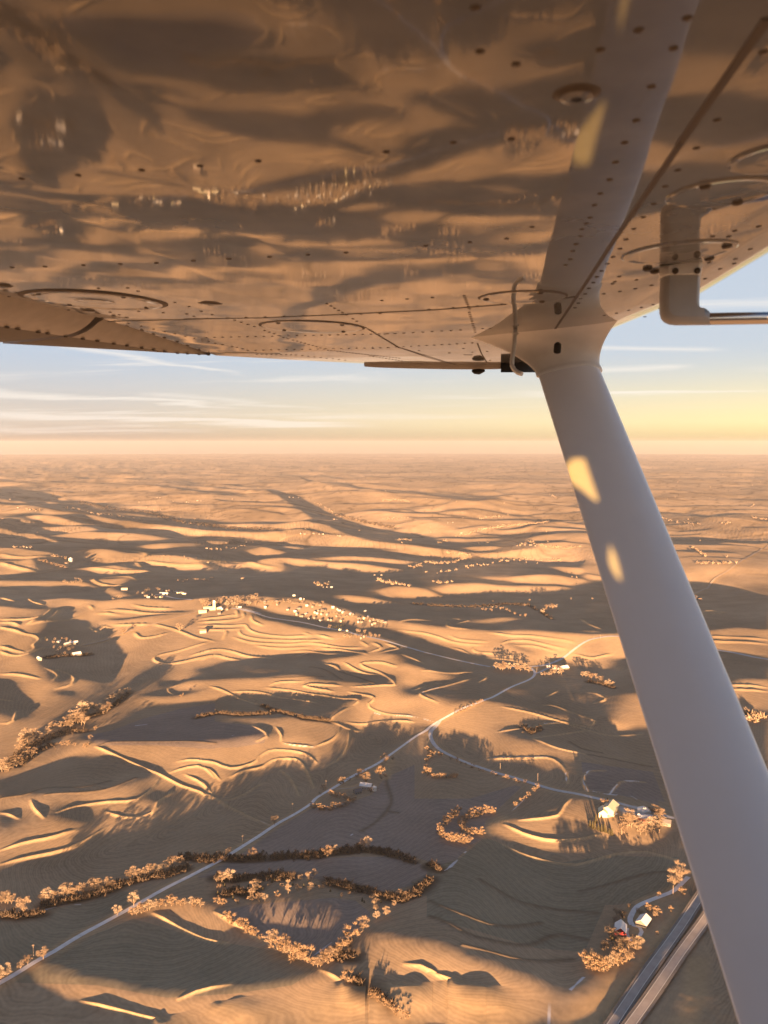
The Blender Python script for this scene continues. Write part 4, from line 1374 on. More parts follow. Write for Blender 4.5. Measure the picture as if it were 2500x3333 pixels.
def crown_mesh(kind, seed):
    """unit-height bare crown: limbs and many small twigs in uneven clumps"""
    rg = random.Random(seed); nr = np.random.RandomState(seed); c = MB(); t = MB()
    rx, z0, z1, ncl, ntw, tl, tw = {'round': (.46, .20, 1.0, 15, 110, .070, .0165), 'vase': (.42, .24, 1.0, 13, 115, .078, .016),
                                    'narrow': (.15, .12, 1.0, 8, 60, .09, .020), 'shrub': (.62, .05, 1.0, 9, 60, .18, .042),
                                    'conifer': (.24, .05, 1.0, 0, 0, .1, .04)}[kind]
    if kind == 'conifer':
        for i in range(330):
            z = .06+.94*rg.random()**1.25; r = rx*(1-z)**.8*(.75+.35*rg.random()); a = rg.random()*6.283
            p = np.array([r*math.cos(a), r*math.sin(a), z]); q = np.array([p[0]*.35, p[1]*.35, z+.05])
            s = np.array([-math.sin(a), math.cos(a), 0])*.05
            c.add([q, p+s+(0, 0, -.04), p-s+(0, 0, -.04)], [(0, 1, 2)])
        t.tube([(0, 0, -.03), (0, 0, .5)], [.03, .012], 5)
        return c, t
    zm = (z0+z1)/2; hz = (z1-z0)/2
    if kind != 'shrub': t.tube([(0, 0, -.03), (rg.uniform(-.02, .02), rg.uniform(-.02, .02), z0*.9), (rg.uniform(-.05, .05), rg.uniform(-.05, .05), zm+.1)], [.030, .022, .010], 6)
    else: t.tube([(0, 0, -.03), (0, 0, .35)], [.05, .02], 5)
    fork = np.array([0, 0, z0*(.85 if kind != 'shrub' else .3)])
    for k in range(ncl):
        a = 6.283*(k+rg.random()*.8)/ncl*2.4; zz = rg.uniform(-.75, .80); rr = rx*math.sqrt(max(.05, 1-zz*zz))*rg.uniform(.35, .85)
        cen = np.array([rr*math.cos(a), rr*math.sin(a), zm+hz*zz]); cr = rg.uniform(.10, .17)*(1 if kind in ('round', 'vase') else .75)*(1.4 if kind == 'shrub' else 1)
        t.tube([fork, (fork+cen)/2+(0, 0, -.02), cen], [.013, .009, .004], 4, caps=False)
        for j in range(ntw):
            d = nr.normal(size=3); d /= np.linalg.norm(d); d[2] = abs(d[2])*.8-.15
            p = cen+d*cr*rg.random()**.5*np.array([1, 1, .8])
            out = (p-fork); out /= np.linalg.norm(out)+1e-6
            e = p+(out*.8+d*.5+nr.normal(size=3)*.35)*tl*rg.uniform(.5, 1)
            e[2] = min(max(e[2], .02), 1.04)
            s = np.cross(e-p, nr.normal(size=3)); s *= tw*rg.uniform(.6, 1.2)/(np.linalg.norm(s)+1e-6)
            c.add([p-s*.5, p+s*.5, e], [(0, 1, 2)])
    return c, t


PROTO = {}
for _k in ('round', 'vase', 'narrow', 'shrub', 'conifer'):
    for _i in range(4 if _k in ('round', 'vase', 'shrub') else 2):
        _c2, _t2 = crown_mesh(_k, 100+_i+17*len(PROTO))
        _mt = (M_twig, M_twig3, M_twig, M_twig4)[_i]
        _m = M_ever if _k == 'conifer' else (M_twig2 if _k == 'shrub' else _mt)
        PROTO.setdefault(_k, []).append((_t2.mesh('trunk', M_bark), _c2.mesh('crown', _m), _c2))
RG = random.Random(5)
TREE_N = [0]


def plant(kind, pos, h, label, cat, group, width=1.0):
    tm, cm, _ = RG.choice(PROTO[kind])
    name = {'shrub': 'shrub', 'conifer': 'conifer_tree'}.get(kind, 'bare_tree')
    r = empty(name, (pos[0], pos[1], pos[2]-.05), RG.random()*6.283)
    w = h*width*RG.uniform(.9, 1.12); r.scale = (w, w, h)
    tag(r, label, cat, group)
    for n, m in (('trunk', tm), ('crown', cm)):
        o = bpy.data.objects.new(n, m); COL.objects.link(o); o.parent = r
    TREE_N[0] += 1


# kind, label, group, belt points (crop pixels), number, height range in crop pixels, sideways jitter in crop pixels
BELTS = '''rv|bare tree in the thick creek belt by the left edge, below the shaded hill|trees of the left creek belt|D 5,395 60,375 130,330 200,290 225,270|12|60,95|12
rv|bare tree in the thick creek belt by the left edge, below the shaded hill|trees of the left creek belt|D 150,235 170,200 200,150 250,140 300,120|9|55,90|12
rv|bare tree in the thick creek belt by the left edge, below the shaded hill|trees of the left creek belt|D 350,105 420,60 480,50 520,45 560,50|6|50,70|10
rv|pale bare tree in the upper end of the left creek belt|trees of the upper creek belt|A 560,1090 600,1130 640,1150 620,1090 660,1060 690,1050|10|70,110|14
rv|pale bare tree in the upper end of the left creek belt|trees of the upper creek belt|A 700,1030 740,1030 770,1040 800,1050 840,1030|6|55,80|8
r|small dim tree in the shaded far tip of the left creek belt|trees of the creek belt tip|A 800,975 850,960 890,935 930,910 960,890 1000,890|8|40,55|9
s|low bush beside the left creek belt near the hillside track|bushes by the hillside track|D 430,185 470,180 620,190 680,195 720,65 760,60|7|28,45|8
rv|bare tree in the creek belt crossing the lower left, west of the gravel road|trees of the lower creek belt|G 310,305 400,285 460,265 520,262 580,250 630,235 700,220 770,200 840,195|17|50,85|10
rv|dim bare tree in the creek belt close to the gravel road|trees where the creek nears the road|G 930,140 990,125 1040,115 1090,100 1150,85 1220,65 1270,40 1330,20|11|50,75|10
r|bare tree at the lower left edge in the shaded creek bottom|trees at the lower left edge|G 5,315 30,310 60,315 90,320|4|70,90|6
rs|bushy tree in the hedge curving over the lit spur beside the gravel road|hedge on the lit spur|G 930,400 990,390 1050,370 1110,345 1160,335 1210,330 1270,325 1330,325 1400,325 1465,345|15|45,70|6
s|low bush in the hedge bank running down to the shaded hollow|hedge bank bushes|H 70,420 120,450 160,475 220,500 280,545 330,580|9|40,60|6
rs|tree in the bright hedge under the hollow field with snow behind it|hedge under the hollow field|H 430,640 470,665 540,690 600,715 660,735 720,760 770,770 820,745|12|50,80|10
rs|tree in the bright hedge climbing right from the snowy corner|hedge right of the snowy corner|H 790,740 850,715 890,680 930,640 970,590 1010,560|9|60,85|9
s|bush along the grassy bank at the bottom centre|bushes on the bottom bank|H 1110,985 1180,1010 1230,1050 1290,1100 1380,1150|7|40,60|8
s|shrub in the oval hedge around the roadside house|oval hedge of the roadside house|E 870,665 940,680 1010,680 1080,665 1140,645 1190,620 1205,590|13|35,48|5
s|shrub in the upper side of the oval hedge by the roadside house|upper oval hedge|E 1000,575 1060,580 1110,590 1160,605|7|28,40|5
s|roadside bush between the gravel road and the contour terraces|bushes along the gravel road|E 890,590 960,520 1010,500 1060,490 1450,340 1530,250|9|25,45|8
s|shrub in the outer arc of the c shaped hedge|outer arc of the c shaped hedge|F 270,545 235,570 190,610 155,650 155,690 200,710 250,725 330,730|20|36,46|4
s|shrub in the inner arc of the c shaped hedge|inner arc of the c shaped hedge|F 480,545 420,550 370,565 310,590 275,625 290,665 340,680 420,675|19|36,46|4
s|small bush strung along the field boundary below the paved road|bushes on the field boundary|F 745,392 715,418 700,435 635,482 600,515|6|20,30|3
s|low roadside bush on the bank of the curving paved road|bushes along the curving paved road|F 85,180 150,200 220,225 290,255 370,285 450,310 530,340 600,360 690,375|17|16,28|4
rs|tree in the small windbreak square west of the paved road|windbreak square|F 70,170 95,185 120,195 75,230 65,290 80,330|9|28,45|5
s|stem in the short row of saplings by the windbreak square|sapling row|F 100,338 130,338 160,338 190,338 225,336 260,335|11|22,30|3
c|evergreen in the hedge row below the pale yellow farm sheds|evergreen hedge of the farm|V 280,700 330,725 380,745 420,760 470,770 520,790 560,810 610,830|13|75,95|8
rv|tall pale tree in the farm grove beside the paved road|farm grove|V 690,860 730,815 790,700 820,690 980,810 1040,820 1080,800 1130,790 1190,800 1240,770|11|120,190|14
rv|tree at the right end of the farm grove, against the strut|right end of the farm grove|V 1090,540 1150,560 1210,580 1270,590 1200,670 1250,700 1300,640|7|110,150|12
rs|bright tree in the grove above the lit grass tongue by the highway|grove above the grass tongue|W 200,1160 230,1130 290,1120 310,1210 350,1230 400,1245 450,1250 380,1150 440,1180|12|110,150|18
rs|tree in the right half of the grove by the highway|right half of the highway grove|W 510,1220 570,1190 640,1150 680,1190 720,1110 780,1120 850,1110 480,1120|9|90,130|14
r|tree around the yard of the red house with white roof|trees around the red house yard|W 480,930 430,1000 560,950 620,960 700,970 750,950 800,930 880,900 960,910 930,980 870,990 540,810|13|90,150|16
rs|small tree along the drive above the white roofed house|trees along the drive|W 920,430 960,500 1000,510 1040,480 1060,430 1110,450 1160,450 1190,450 1200,520 930,610|11|60,80|10
r|dim tree in the shade left of the farm drive|dim trees left of the drive|W 590,470 640,480 700,500 760,560 620,620 690,610 820,440 860,400|8|70,90|14
rv|pale tree in the grove by the road junction|grove by the road junction|C 740,705 780,715 820,718 840,712 870,715 890,712 920,722 950,722 975,715 1000,740|12|50,75|6
r|pale tree by the farmhouse right of the road junction|trees of the junction farm|C 1085,755 1110,760 1150,758 1190,745 1215,745 1260,748|7|30,50|5
rv|pale tree in the belt disappearing behind the strut|belt behind the strut|C 1405,765 1425,772 1445,778 1480,785 1505,785 1550,800 1610,835 1640,838 1655,842|10|40,60|5
s|bush in the hedge on the road bend above the junction field|hedge on the road bend|C 430,1060 460,1045 490,1030 520,1018 555,1000 610,970 640,965|10|20,30|4
r|rounded tree scattered on the shaded plain behind the road|trees on the shaded plain|C 530,195 870,188 1490,170 1270,215 1320,205 575,240 860,255 810,270|8|16,26|3
r|tree in the clump on the shaded plain, left of the strut|clump on the shaded plain|C 1100,275 1130,280 1135,232 1170,235 1210,235 1160,245|7|26,40|4
s|bush in the sunlit strip on the plain behind the road|sunlit strip of bushes|C 610,238 650,250 690,255 720,262 690,235 740,235 790,235 905,292 950,298 985,302|12|14,22|4
r|tree in the dark wood behind the village street|wood behind the village|T 1190,270 1240,260 1290,255 1340,250 1390,245 1430,240 1480,245 1530,235 1580,225 1620,235 1360,310 1420,300 1480,290|20|45,65|14
r|tree beside the village grain sheds|trees by the grain sheds|T 1000,300 1030,305 1130,290 1160,285 1250,310 1290,315 1560,295 1600,295 1640,285|10|50,80|8
r|small tree at the far end of the village|trees at the far village end|T 420,140 450,145 480,140 510,150 540,155 580,120 40,250 80,250 110,245 170,235 200,230|11|35,50|6
r|tree between the village houses|trees between the village houses|U 60,280 110,280 250,275 300,280 350,270 460,270 490,270 510,300 540,300 570,300 650,300 700,300 730,310 780,320 880,410 920,400 990,420 1020,440 1080,440 1180,440 1380,470 1420,490 1500,490|52|26,44|12
c|dark tree in the planted row on the village edge|planted row on the village edge|U 930,545 960,545 990,540 1020,532 1050,525 1080,518|9|20,28|2
r|tree in the clump right of the village beside the road|clump right of the village|U 1190,600 1180,585 1250,600 1290,605 1320,615 1370,630 1410,640 1450,645 1060,650 1100,650 1150,655 1200,655|16|30,50|6
r|tree in the row on the plain above the village|row above the village|T 750,45 790,50 815,55 850,40 910,30 980,35 1040,40 1080,45 1120,20 1170,15|12|26,36|5
r|tree around the hillside farmstead with dark yard|trees of the hillside farmstead|A 400,490 420,495 455,465 480,480 515,490 410,515 470,555 545,550 560,555 570,545 480,612 350,480|13|22,34|4
s|bush in the long hedge near the left farm on the far plain|far hedge by the left farm|J 220,600 260,605 300,620 340,630 390,645 400,640|12|14,20|3
r|tree in the far row left of the village|far row left of the village|J 375,735 400,738 430,738 470,735 500,730 440,712|9|15,24|3'''
SINGLES = '''r|spreading pale tree alone on the shaded creek bank near the left edge|G 170,388,112
r|spreading pale tree beside the gravel road with snow at its foot|G 845,398,92
v|tall pale tree just above the road, behind the spreading roadside tree|G 965,330,92
r|roadside tree at the left, rounded, alone above the road edge|G 312,712,72
r|roadside tree left of the rounded one, half over the road edge|G 200,752,62
r|smaller tree tucked behind the left roadside tree|G 150,782,44
r|bushy tree where the gravel road leaves the picture at the left|G 52,835,62
r|tree at the very corner where the gravel road leaves the picture|G 4,862,66
r|round yellow tree alone beside the gravel road, mid slope|E 577,795,64
r|tree where the creek brush meets the gravel road on the left side|E 222,1022,60
r|tree where the creek brush meets the gravel road on the right side|E 405,1050,62
r|larger tree standing in the dark creek brush right of the road|E 985,1050,105
r|smaller tree leaning on the larger one in the dark creek brush|E 1045,1005,70
v|right hand tree of the pair farther along the dark creek brush|E 1300,975,72
r|left hand tree of the pair farther along the dark creek brush|E 1255,975,66
r|huge round tree above the roadside house|E 1240,425,88
r|dense tree between the huge round tree and the white house|E 1285,478,78
r|round tree over the road before the house|E 1430,320,75
s|orange bush right of the road near the house|E 1400,440,90
r|small tree right of the white roadside house|E 1320,550,55
r|low round tree by the road left of the house|E 1105,480,60
r|big pale round tree in the hedge under the hollow field|H 405,622,115
r|dense orange tree right of the big pale hedge tree|H 505,640,90
v|slim tall tree standing apart in the snowy hedge|H 597,690,105
r|large round tree at the top of the hedge corner|H 1065,508,80
r|round tree above the hedge corner, left of a pair|H 1163,424,60
r|round tree above the hedge corner, right of a pair|H 1230,402,60
r|round tree on the shaded creek bank at the field tip|H 1290,334,48
s|single round bush on the lit bank at the bottom centre|H 958,885,70
v|tall pale tree at the edge of the scrub pasture|H 105,155,92
v|paler thin tree left of the tall one at the scrub pasture|H 50,165,82
r|small tree at the left end of the scrub pasture group|H 12,160,52
r|round tree in the middle of the scrub pasture|H 288,232,78
n|slender poplar on the rim of the scrub pasture|H 527,242,80
r|flat topped tree standing in the scrub pasture|H 683,228,56
r|left tree of three on the dark creek edge|H 615,150,52
r|middle tree of three on the dark creek edge|H 677,158,58
v|right tree of three on the dark creek edge|H 715,122,52
s|low orange bush on the rim of the scrub pasture|H 448,258,28
r|left of three orange trees in the scrub pasture corner|H 265,300,64
r|middle of three orange trees in the scrub pasture corner|H 318,302,56
r|right of three orange trees in the scrub pasture corner|H 360,290,48
s|small bush on the rim right of the flat topped tree|H 912,260,28
r|dim tree beside the rim path on the right|H 1145,322,60
r|dim small tree below the rim path on the right|H 1158,364,48
r|left small tree on the icy creek bend|H 1325,256,36
r|right small tree on the icy creek bend|H 1373,264,34
s|left orange bush on the grass below the scrub pasture|H 18,306,44
s|right orange bush on the grass below the scrub pasture|H 52,318,44
v|upper of the two bright trees at the strut edge above the drive|I 1497,210,95
r|lower of the two bright trees at the strut edge above the drive|I 1466,252,78
c|dark conifer beside the red house|W 590,815,150
c|dark conifer at the corner of the farm hedge|V 372,655,120
c|olive conifer behind the yellow farm shed|V 525,410,80
s|rusty bush leaning over the yellow farm shed|V 475,450,100
s|bush near the strut on the far side of the drive|I 1510,300,36
s|small bush at the bend of the drive|I 1372,312,24
s|dark shrub alone on the slope beside the highway|I 1443,402,32
s|small dark shrub on the slope below the lone one|I 1360,540,24
r|large dense tree at the end of the village street|T 1025,305,98
r|large round tree on the lit terraces below the village|T 780,585,90
r|small round tree left on the terraces below the village|T 168,612,60
r|round tree alone behind the village, right of the street|U 830,285,42
s|small bush beside the village planted row|U 907,545,45
c|lone fir left of the grain bins on the hillside|A 352,480,22
s|single bush in the shaded fold of the lit hill|A 1402,918,32'''
KIND = {'r': 'round', 'v': 'vase', 'n': 'narrow', 's': 'shrub', 'c': 'conifer'}


def build_trees():
    jobs = []; pix_ = []
    for l in BELTS.split('\n'):
        kinds, label, group, pts, n, hr, jit = l.split('|'); p = px_of(pts); k = SC[pts[0]][2]; n = int(n); h0, h1 = map(float, hr.split(','))
        L = np.r_[0, np.cumsum(np.linalg.norm(np.diff(p, axis=0), axis=1))]
        for i in range(n):
            s = L[-1]*(i+.5+RG.uniform(-.35, .35))/n; j = float(jit)*k
            q = [np.interp(s, L, p[:, 0])+RG.gauss(0, j*.6), np.interp(s, L, p[:, 1])+RG.gauss(0, j*.35)]
            pix_.append(q); jobs.append((KIND[RG.choice(kinds)], label, group, RG.uniform(h0, h1)*k))
    for l in SINGLES.split('\n'):
        kd, label, pt = l.split('|'); c, xyh = pt.split(); x, y, h = map(float, xyh.split(',')); ox, oy, k = SC[c]
        pix_.append([ox+x*k, oy+y*k]); jobs.append((KIND[kd], label, None, h*k))
    W = at(np.array(pix_))
    small = {'trees between the village houses', 'wood behind the village', 'trees at the far village end', 'row above the village', 'far row left of the village'}
    VV, FF, nv = [], [], 0
    for (kd, label, group, hp), P in zip(jobs, W):
        d = np.linalg.norm(P-np.array([0, 0, CAM_H])); hor = math.hypot(P[0], P[1])
        h = .95*RG.uniform(.72, 1.12)*hp*d/FPX/max(.6, hor/d)
        if group in small:                                # beyond the 300 nearest trees: one mass
            cm = RG.choice(PROTO[kd])[2]; v = np.array(cm.v)*h*(1.1, 1.1, 1)+P; f = np.array(cm.f)
            VV.append(v); FF.append(f+nv); nv += len(v); continue
        cat = {'shrub': 'bush', 'conifer': 'evergreen'}.get(kd, 'tree')
        plant(kd, P, h, label, cat, group, {'shrub': 1.0, 'conifer': 1.0}.get(kd, 1.05))
    v, f = np.concatenate(VV), np.concatenate(FF)
    me = bpy.data.meshes.new('village_trees'); me.vertices.add(len(v)); me.vertices.foreach_set('co', v.astype(np.float32).ravel())
    me.loops.add(len(f)*3); me.loops.foreach_set('vertex_index', f.astype(np.int32).ravel())
    me.polygons.add(len(f)); me.polygons.foreach_set('loop_start', np.arange(len(f), dtype=np.int32)*3); me.update(calc_edges=True)
    me.materials.append(M_twig); o = bpy.data.objects.new('village_trees', me); COL.objects.link(o)
    tag(o, 'small bare trees among and behind the village houses', 'village trees', kind='stuff')
    print('trees', TREE_N[0])


build_trees()


def build_masses():
    # brush in the creek bottoms and the scattered far-off trees nobody could count
    nr = np.random.RandomState(3)

    def clumps(name, P, hs, m, label, twig=14):
        V, F = [], []
        for p, h in zip(P, hs):
            b = len(V)
            for k in range(twig):
                a, r = nr.rand()*6.283, nr.rand()**.5*.55*h; z = nr.rand()*.6*h
                q = p+np.array([r*math.cos(a), r*math.sin(a), z]); d = nr.normal(size=3)*.35*h; d[2] = abs(d[2])+.25*h
                s = np.cross(d, nr.normal(size=3)); s *= .16*h/(np.linalg.norm(s)+1e-6)
                V += [q-s, q+s, q+d]; n = len(V); F.append((n-3, n-2, n-1))
        me = bpy.data.meshes.new(name); me.from_pydata([tuple(v) for v in V], [], F); me.materials.append(m); me.update()
        o = bpy.data.objects.new(name, me); COL.objects.link(o); tag(o, label, name.replace('_', ' '), kind='stuff')
    pts = []
    for l in BRUSH.split('\n'):
        p = px_of(l); k = SC[l[0]][2]; L = np.r_[0, np.cumsum(np.linalg.norm(np.diff(p, axis=0), axis=1))]
        n = int(L[-1]/(1.5 if l[0] not in 'JK' else 1.2))
        s = nr.rand(n)*L[-1]
        pts.append(np.stack([np.interp(s, L, p[:, 0])+nr.normal(size=n)*9*k, np.interp(s, L, p[:, 1])+nr.normal(size=n)*13*k*(.35 if l[0] in 'ABCJK' else 1)], 1))
    P = at(np.concatenate(pts)); d = np.hypot(P[:, 0], P[:, 1])
    clumps('creek_brush', P, (2.0+2.5*nr.rand(len(P)))*np.clip(d/2500, 1, 2.2), M_brush, 'dark scrub filling the creek bottoms')
    far = '''K 620,205 700,200 760,210|60
K 1000,390 1080,370 1160,350 1260,335 1380,325 1480,315|150
K 800,545 860,520 900,530 980,525 1060,500|70
K 760,545 790,548 820,540|12
K 900,425 940,415 960,412|16
K 690,405 740,408 780,410|18
K 1030,555 1110,540 1160,535 1200,525 1270,515 1330,512 1440,510 1580,515|40
K 920,575 990,565 1030,555|8
K 1320,440 1380,415 1450,440 1560,450 1640,445|60
K 600,615 650,630 700,635 780,645|34
K 880,625 930,630 1000,625|16
K 950,470 1060,485 1090,490|22
K 280,635 310,645 350,640|16
K 1120,300 1180,290 1240,285|22
K 1480,170 1530,195|14
K 600,300 640,300 760,295|16
K 270,210 340,245 390,285 450,295 520,320|40
J 80,520 130,525 190,520|16
J 320,575 370,580 400,590|16
J 530,310 600,320 700,330 850,355|46
J 260,235 320,240|10
J 380,285 480,290|16
J 150,290 240,300|16
J 1040,340 1180,350 1250,350|10
J 1250,530 1350,535 1470,515|14
J 900,300 960,295|10
R 500,365 560,400 610,430|30
R 530,470 640,472 750,472 800,470|40
R 900,170 1000,185|22
R 890,100 930,80|8
R 850,1450 900,1460 1000,1490|40
R 870,1490 930,1510|16
R 300,170 420,205 560,215|30
R 700,210 760,205|10'''
    pts = []
    for l in far.split('\n'):
        a, n = l.split('|'); p = px_of(a); n = int(n); k = SC[a[0]][2]; L = np.r_[0, np.cumsum(np.linalg.norm(np.diff(p, axis=0), axis=1))]; s = nr.rand(n)*L[-1]
        pts.append(np.stack([np.interp(s, L, p[:, 0])+nr.normal(size=n)*3*k, np.interp(s, L, p[:, 1])+nr.normal(size=n)*2.5*k], 1))
    n = 110; yy = 1510+380*nr.rand(n)**1.3
    pts.append(np.stack([nr.rand(n)*2500, yy], 1))
    P = at(np.concatenate(pts)); d = np.hypot(P[:, 0], P[:, 1])
    clumps('distant_trees', P, (5+4*nr.rand(len(P)))*np.clip(d/9000, 1, 1.6), M_twig, 'tiny bare trees dotted over the far plain', 12)


build_masses()


# ------------------------------------------------------------------ buildings
M_white = mat('white_siding', (.29, .275, .255), .8, .2, noise=.06, nscale=.6)
M_yellow = mat('pale_metal_siding', (.42, .41, .30), .5, .4, noise=.06, nscale=.5)
M_red = mat('red_barn_siding', (.30, .035, .04), .8, .2, noise=.08, nscale=.5)
M_grey = mat('grey_siding', (.15, .142, .132), .8, .2, noise=.06, nscale=.5)
M_roofw = mat('white_metal_roof', (.60, .61, .63), .45, .4, noise=.04, nscale=.4)
M_roofd = mat('dark_shingle_roof', (.13, .125, .13), .9, .1, noise=.12, nscale=.8)
M_roofb = mat('brown_shingle_roof', (.23, .17, .13), .9, .1, noise=.12, nscale=.8)
M_glass = mat('window_glass', (.03, .035, .045), .08, .5)
M_galv = mat('galvanised_metal', (.62, .62, .60), .45, .4, metal=.3, noise=.05, nscale=.8)
HM = {'w': M_white, 'y': M_yellow, 'r': M_red, 'g': M_grey}
RM = {'w': M_roofw, 'd': M_roofd, 'b': M_roofb, 'y': M_yellow, 'g': M_grey}
_house_cache = {}


def house_mesh(L, W, H, wall, roof, detail, ratio):
    key = (round(L, 1), round(W, 1), round(H, 1), wall, roof, detail)
    if key in _house_cache: return _house_cache[key]
    a = MB(); x, y = L/2, W/2; rh = W*ratio
    V = [(-x, -y, -1.5), (x, -y, -1.5), (x, y, -1.5), (-x, y, -1.5), (-x, -y, H), (x, -y, H), (x, y, H), (-x, y, H), (-x, 0, H+rh), (x, 0, H+rh)]
    a.add(V, [(0, 1, 5, 4), (2, 3, 7, 6), (1, 2, 6, 9, 5), (3, 0, 4, 8, 7)])
    r = MB(); o = .45; t = .22; k = rh/y
    for sg in (1, -1):
        e = (-x-o, sg*(y+o), H-k*o+.03), (x+o, sg*(y+o), H-k*o+.03), (x+o, 0, H+rh+.03), (-x-o, 0, H+rh+.03)
        u = [(p[0], p[1], p[2]+t) for p in e]
        r.add(list(e)+u, [(3, 2, 1, 0), (4, 5, 6, 7), (0, 1, 5, 4), (1, 2, 6, 5), (3, 0, 4, 7)] if sg > 0 else [(0, 1, 2, 3), (7, 6, 5, 4), (4, 5, 1, 0), (5, 6, 2, 1), (7, 4, 0, 3)])
    parts = [('wall', a.mesh('wall', HM[wall])), ('roof', r.mesh('roof', RM[roof]))]
    if detail:
        for wx in np.arange(-x+1.6, x-1.0, 3.2):
            for sg in (1, -1):
                w = MB(); w.box((wx, sg*(y+.02), min(1.6, H*.55)), (1.1, .06, 1.2)); parts.append(('window', w.mesh('window', M_glass)))
        d = MB(); d.box((x+.02, 0, H*.40), (.06, W*.42, H*.80)); parts.append(('door', d.mesh('door', RM[roof] if roof != 'y' else M_white)))
    _house_cache[key] = parts
    return parts


def house(name, px, L, W, H, rz, wall, roof, label, cat, group=None, detail=False, ratio=.32):
    P = at(np.array([px], float))[0]
    r = empty(name, (P[0], P[1], P[2]), rz); tag(r, label, cat, group)
    for n, m in house_mesh(L, W, H, wall, roof, detail, ratio):
        o = bpy.data.objects.new(n, m); COL.objects.link(o); o.parent = r
    return r


def bin_(px, rad, H, label, group=None):
    P = at(np.array([px], float))[0]; r = empty('grain_bin', (P[0], P[1], P[2])); tag(r, label, 'grain bin', group)
    a = MB(); a.tube([(0, 0, -1), (0, 0, H)], rad, 20, caps=False); a.build('wall', M_galv, r)
    c = MB(); c.tube([(0, 0, H-.05), (0, 0, H+rad*.5), (0, 0, H+rad*.55)], [rad*1.04, rad*.12, rad*.10], 20); c.build('roof', M_galv, r)


def cp(c, x, y): ox, oy, k = SC[c]; return (ox+x*k, oy+y*k)


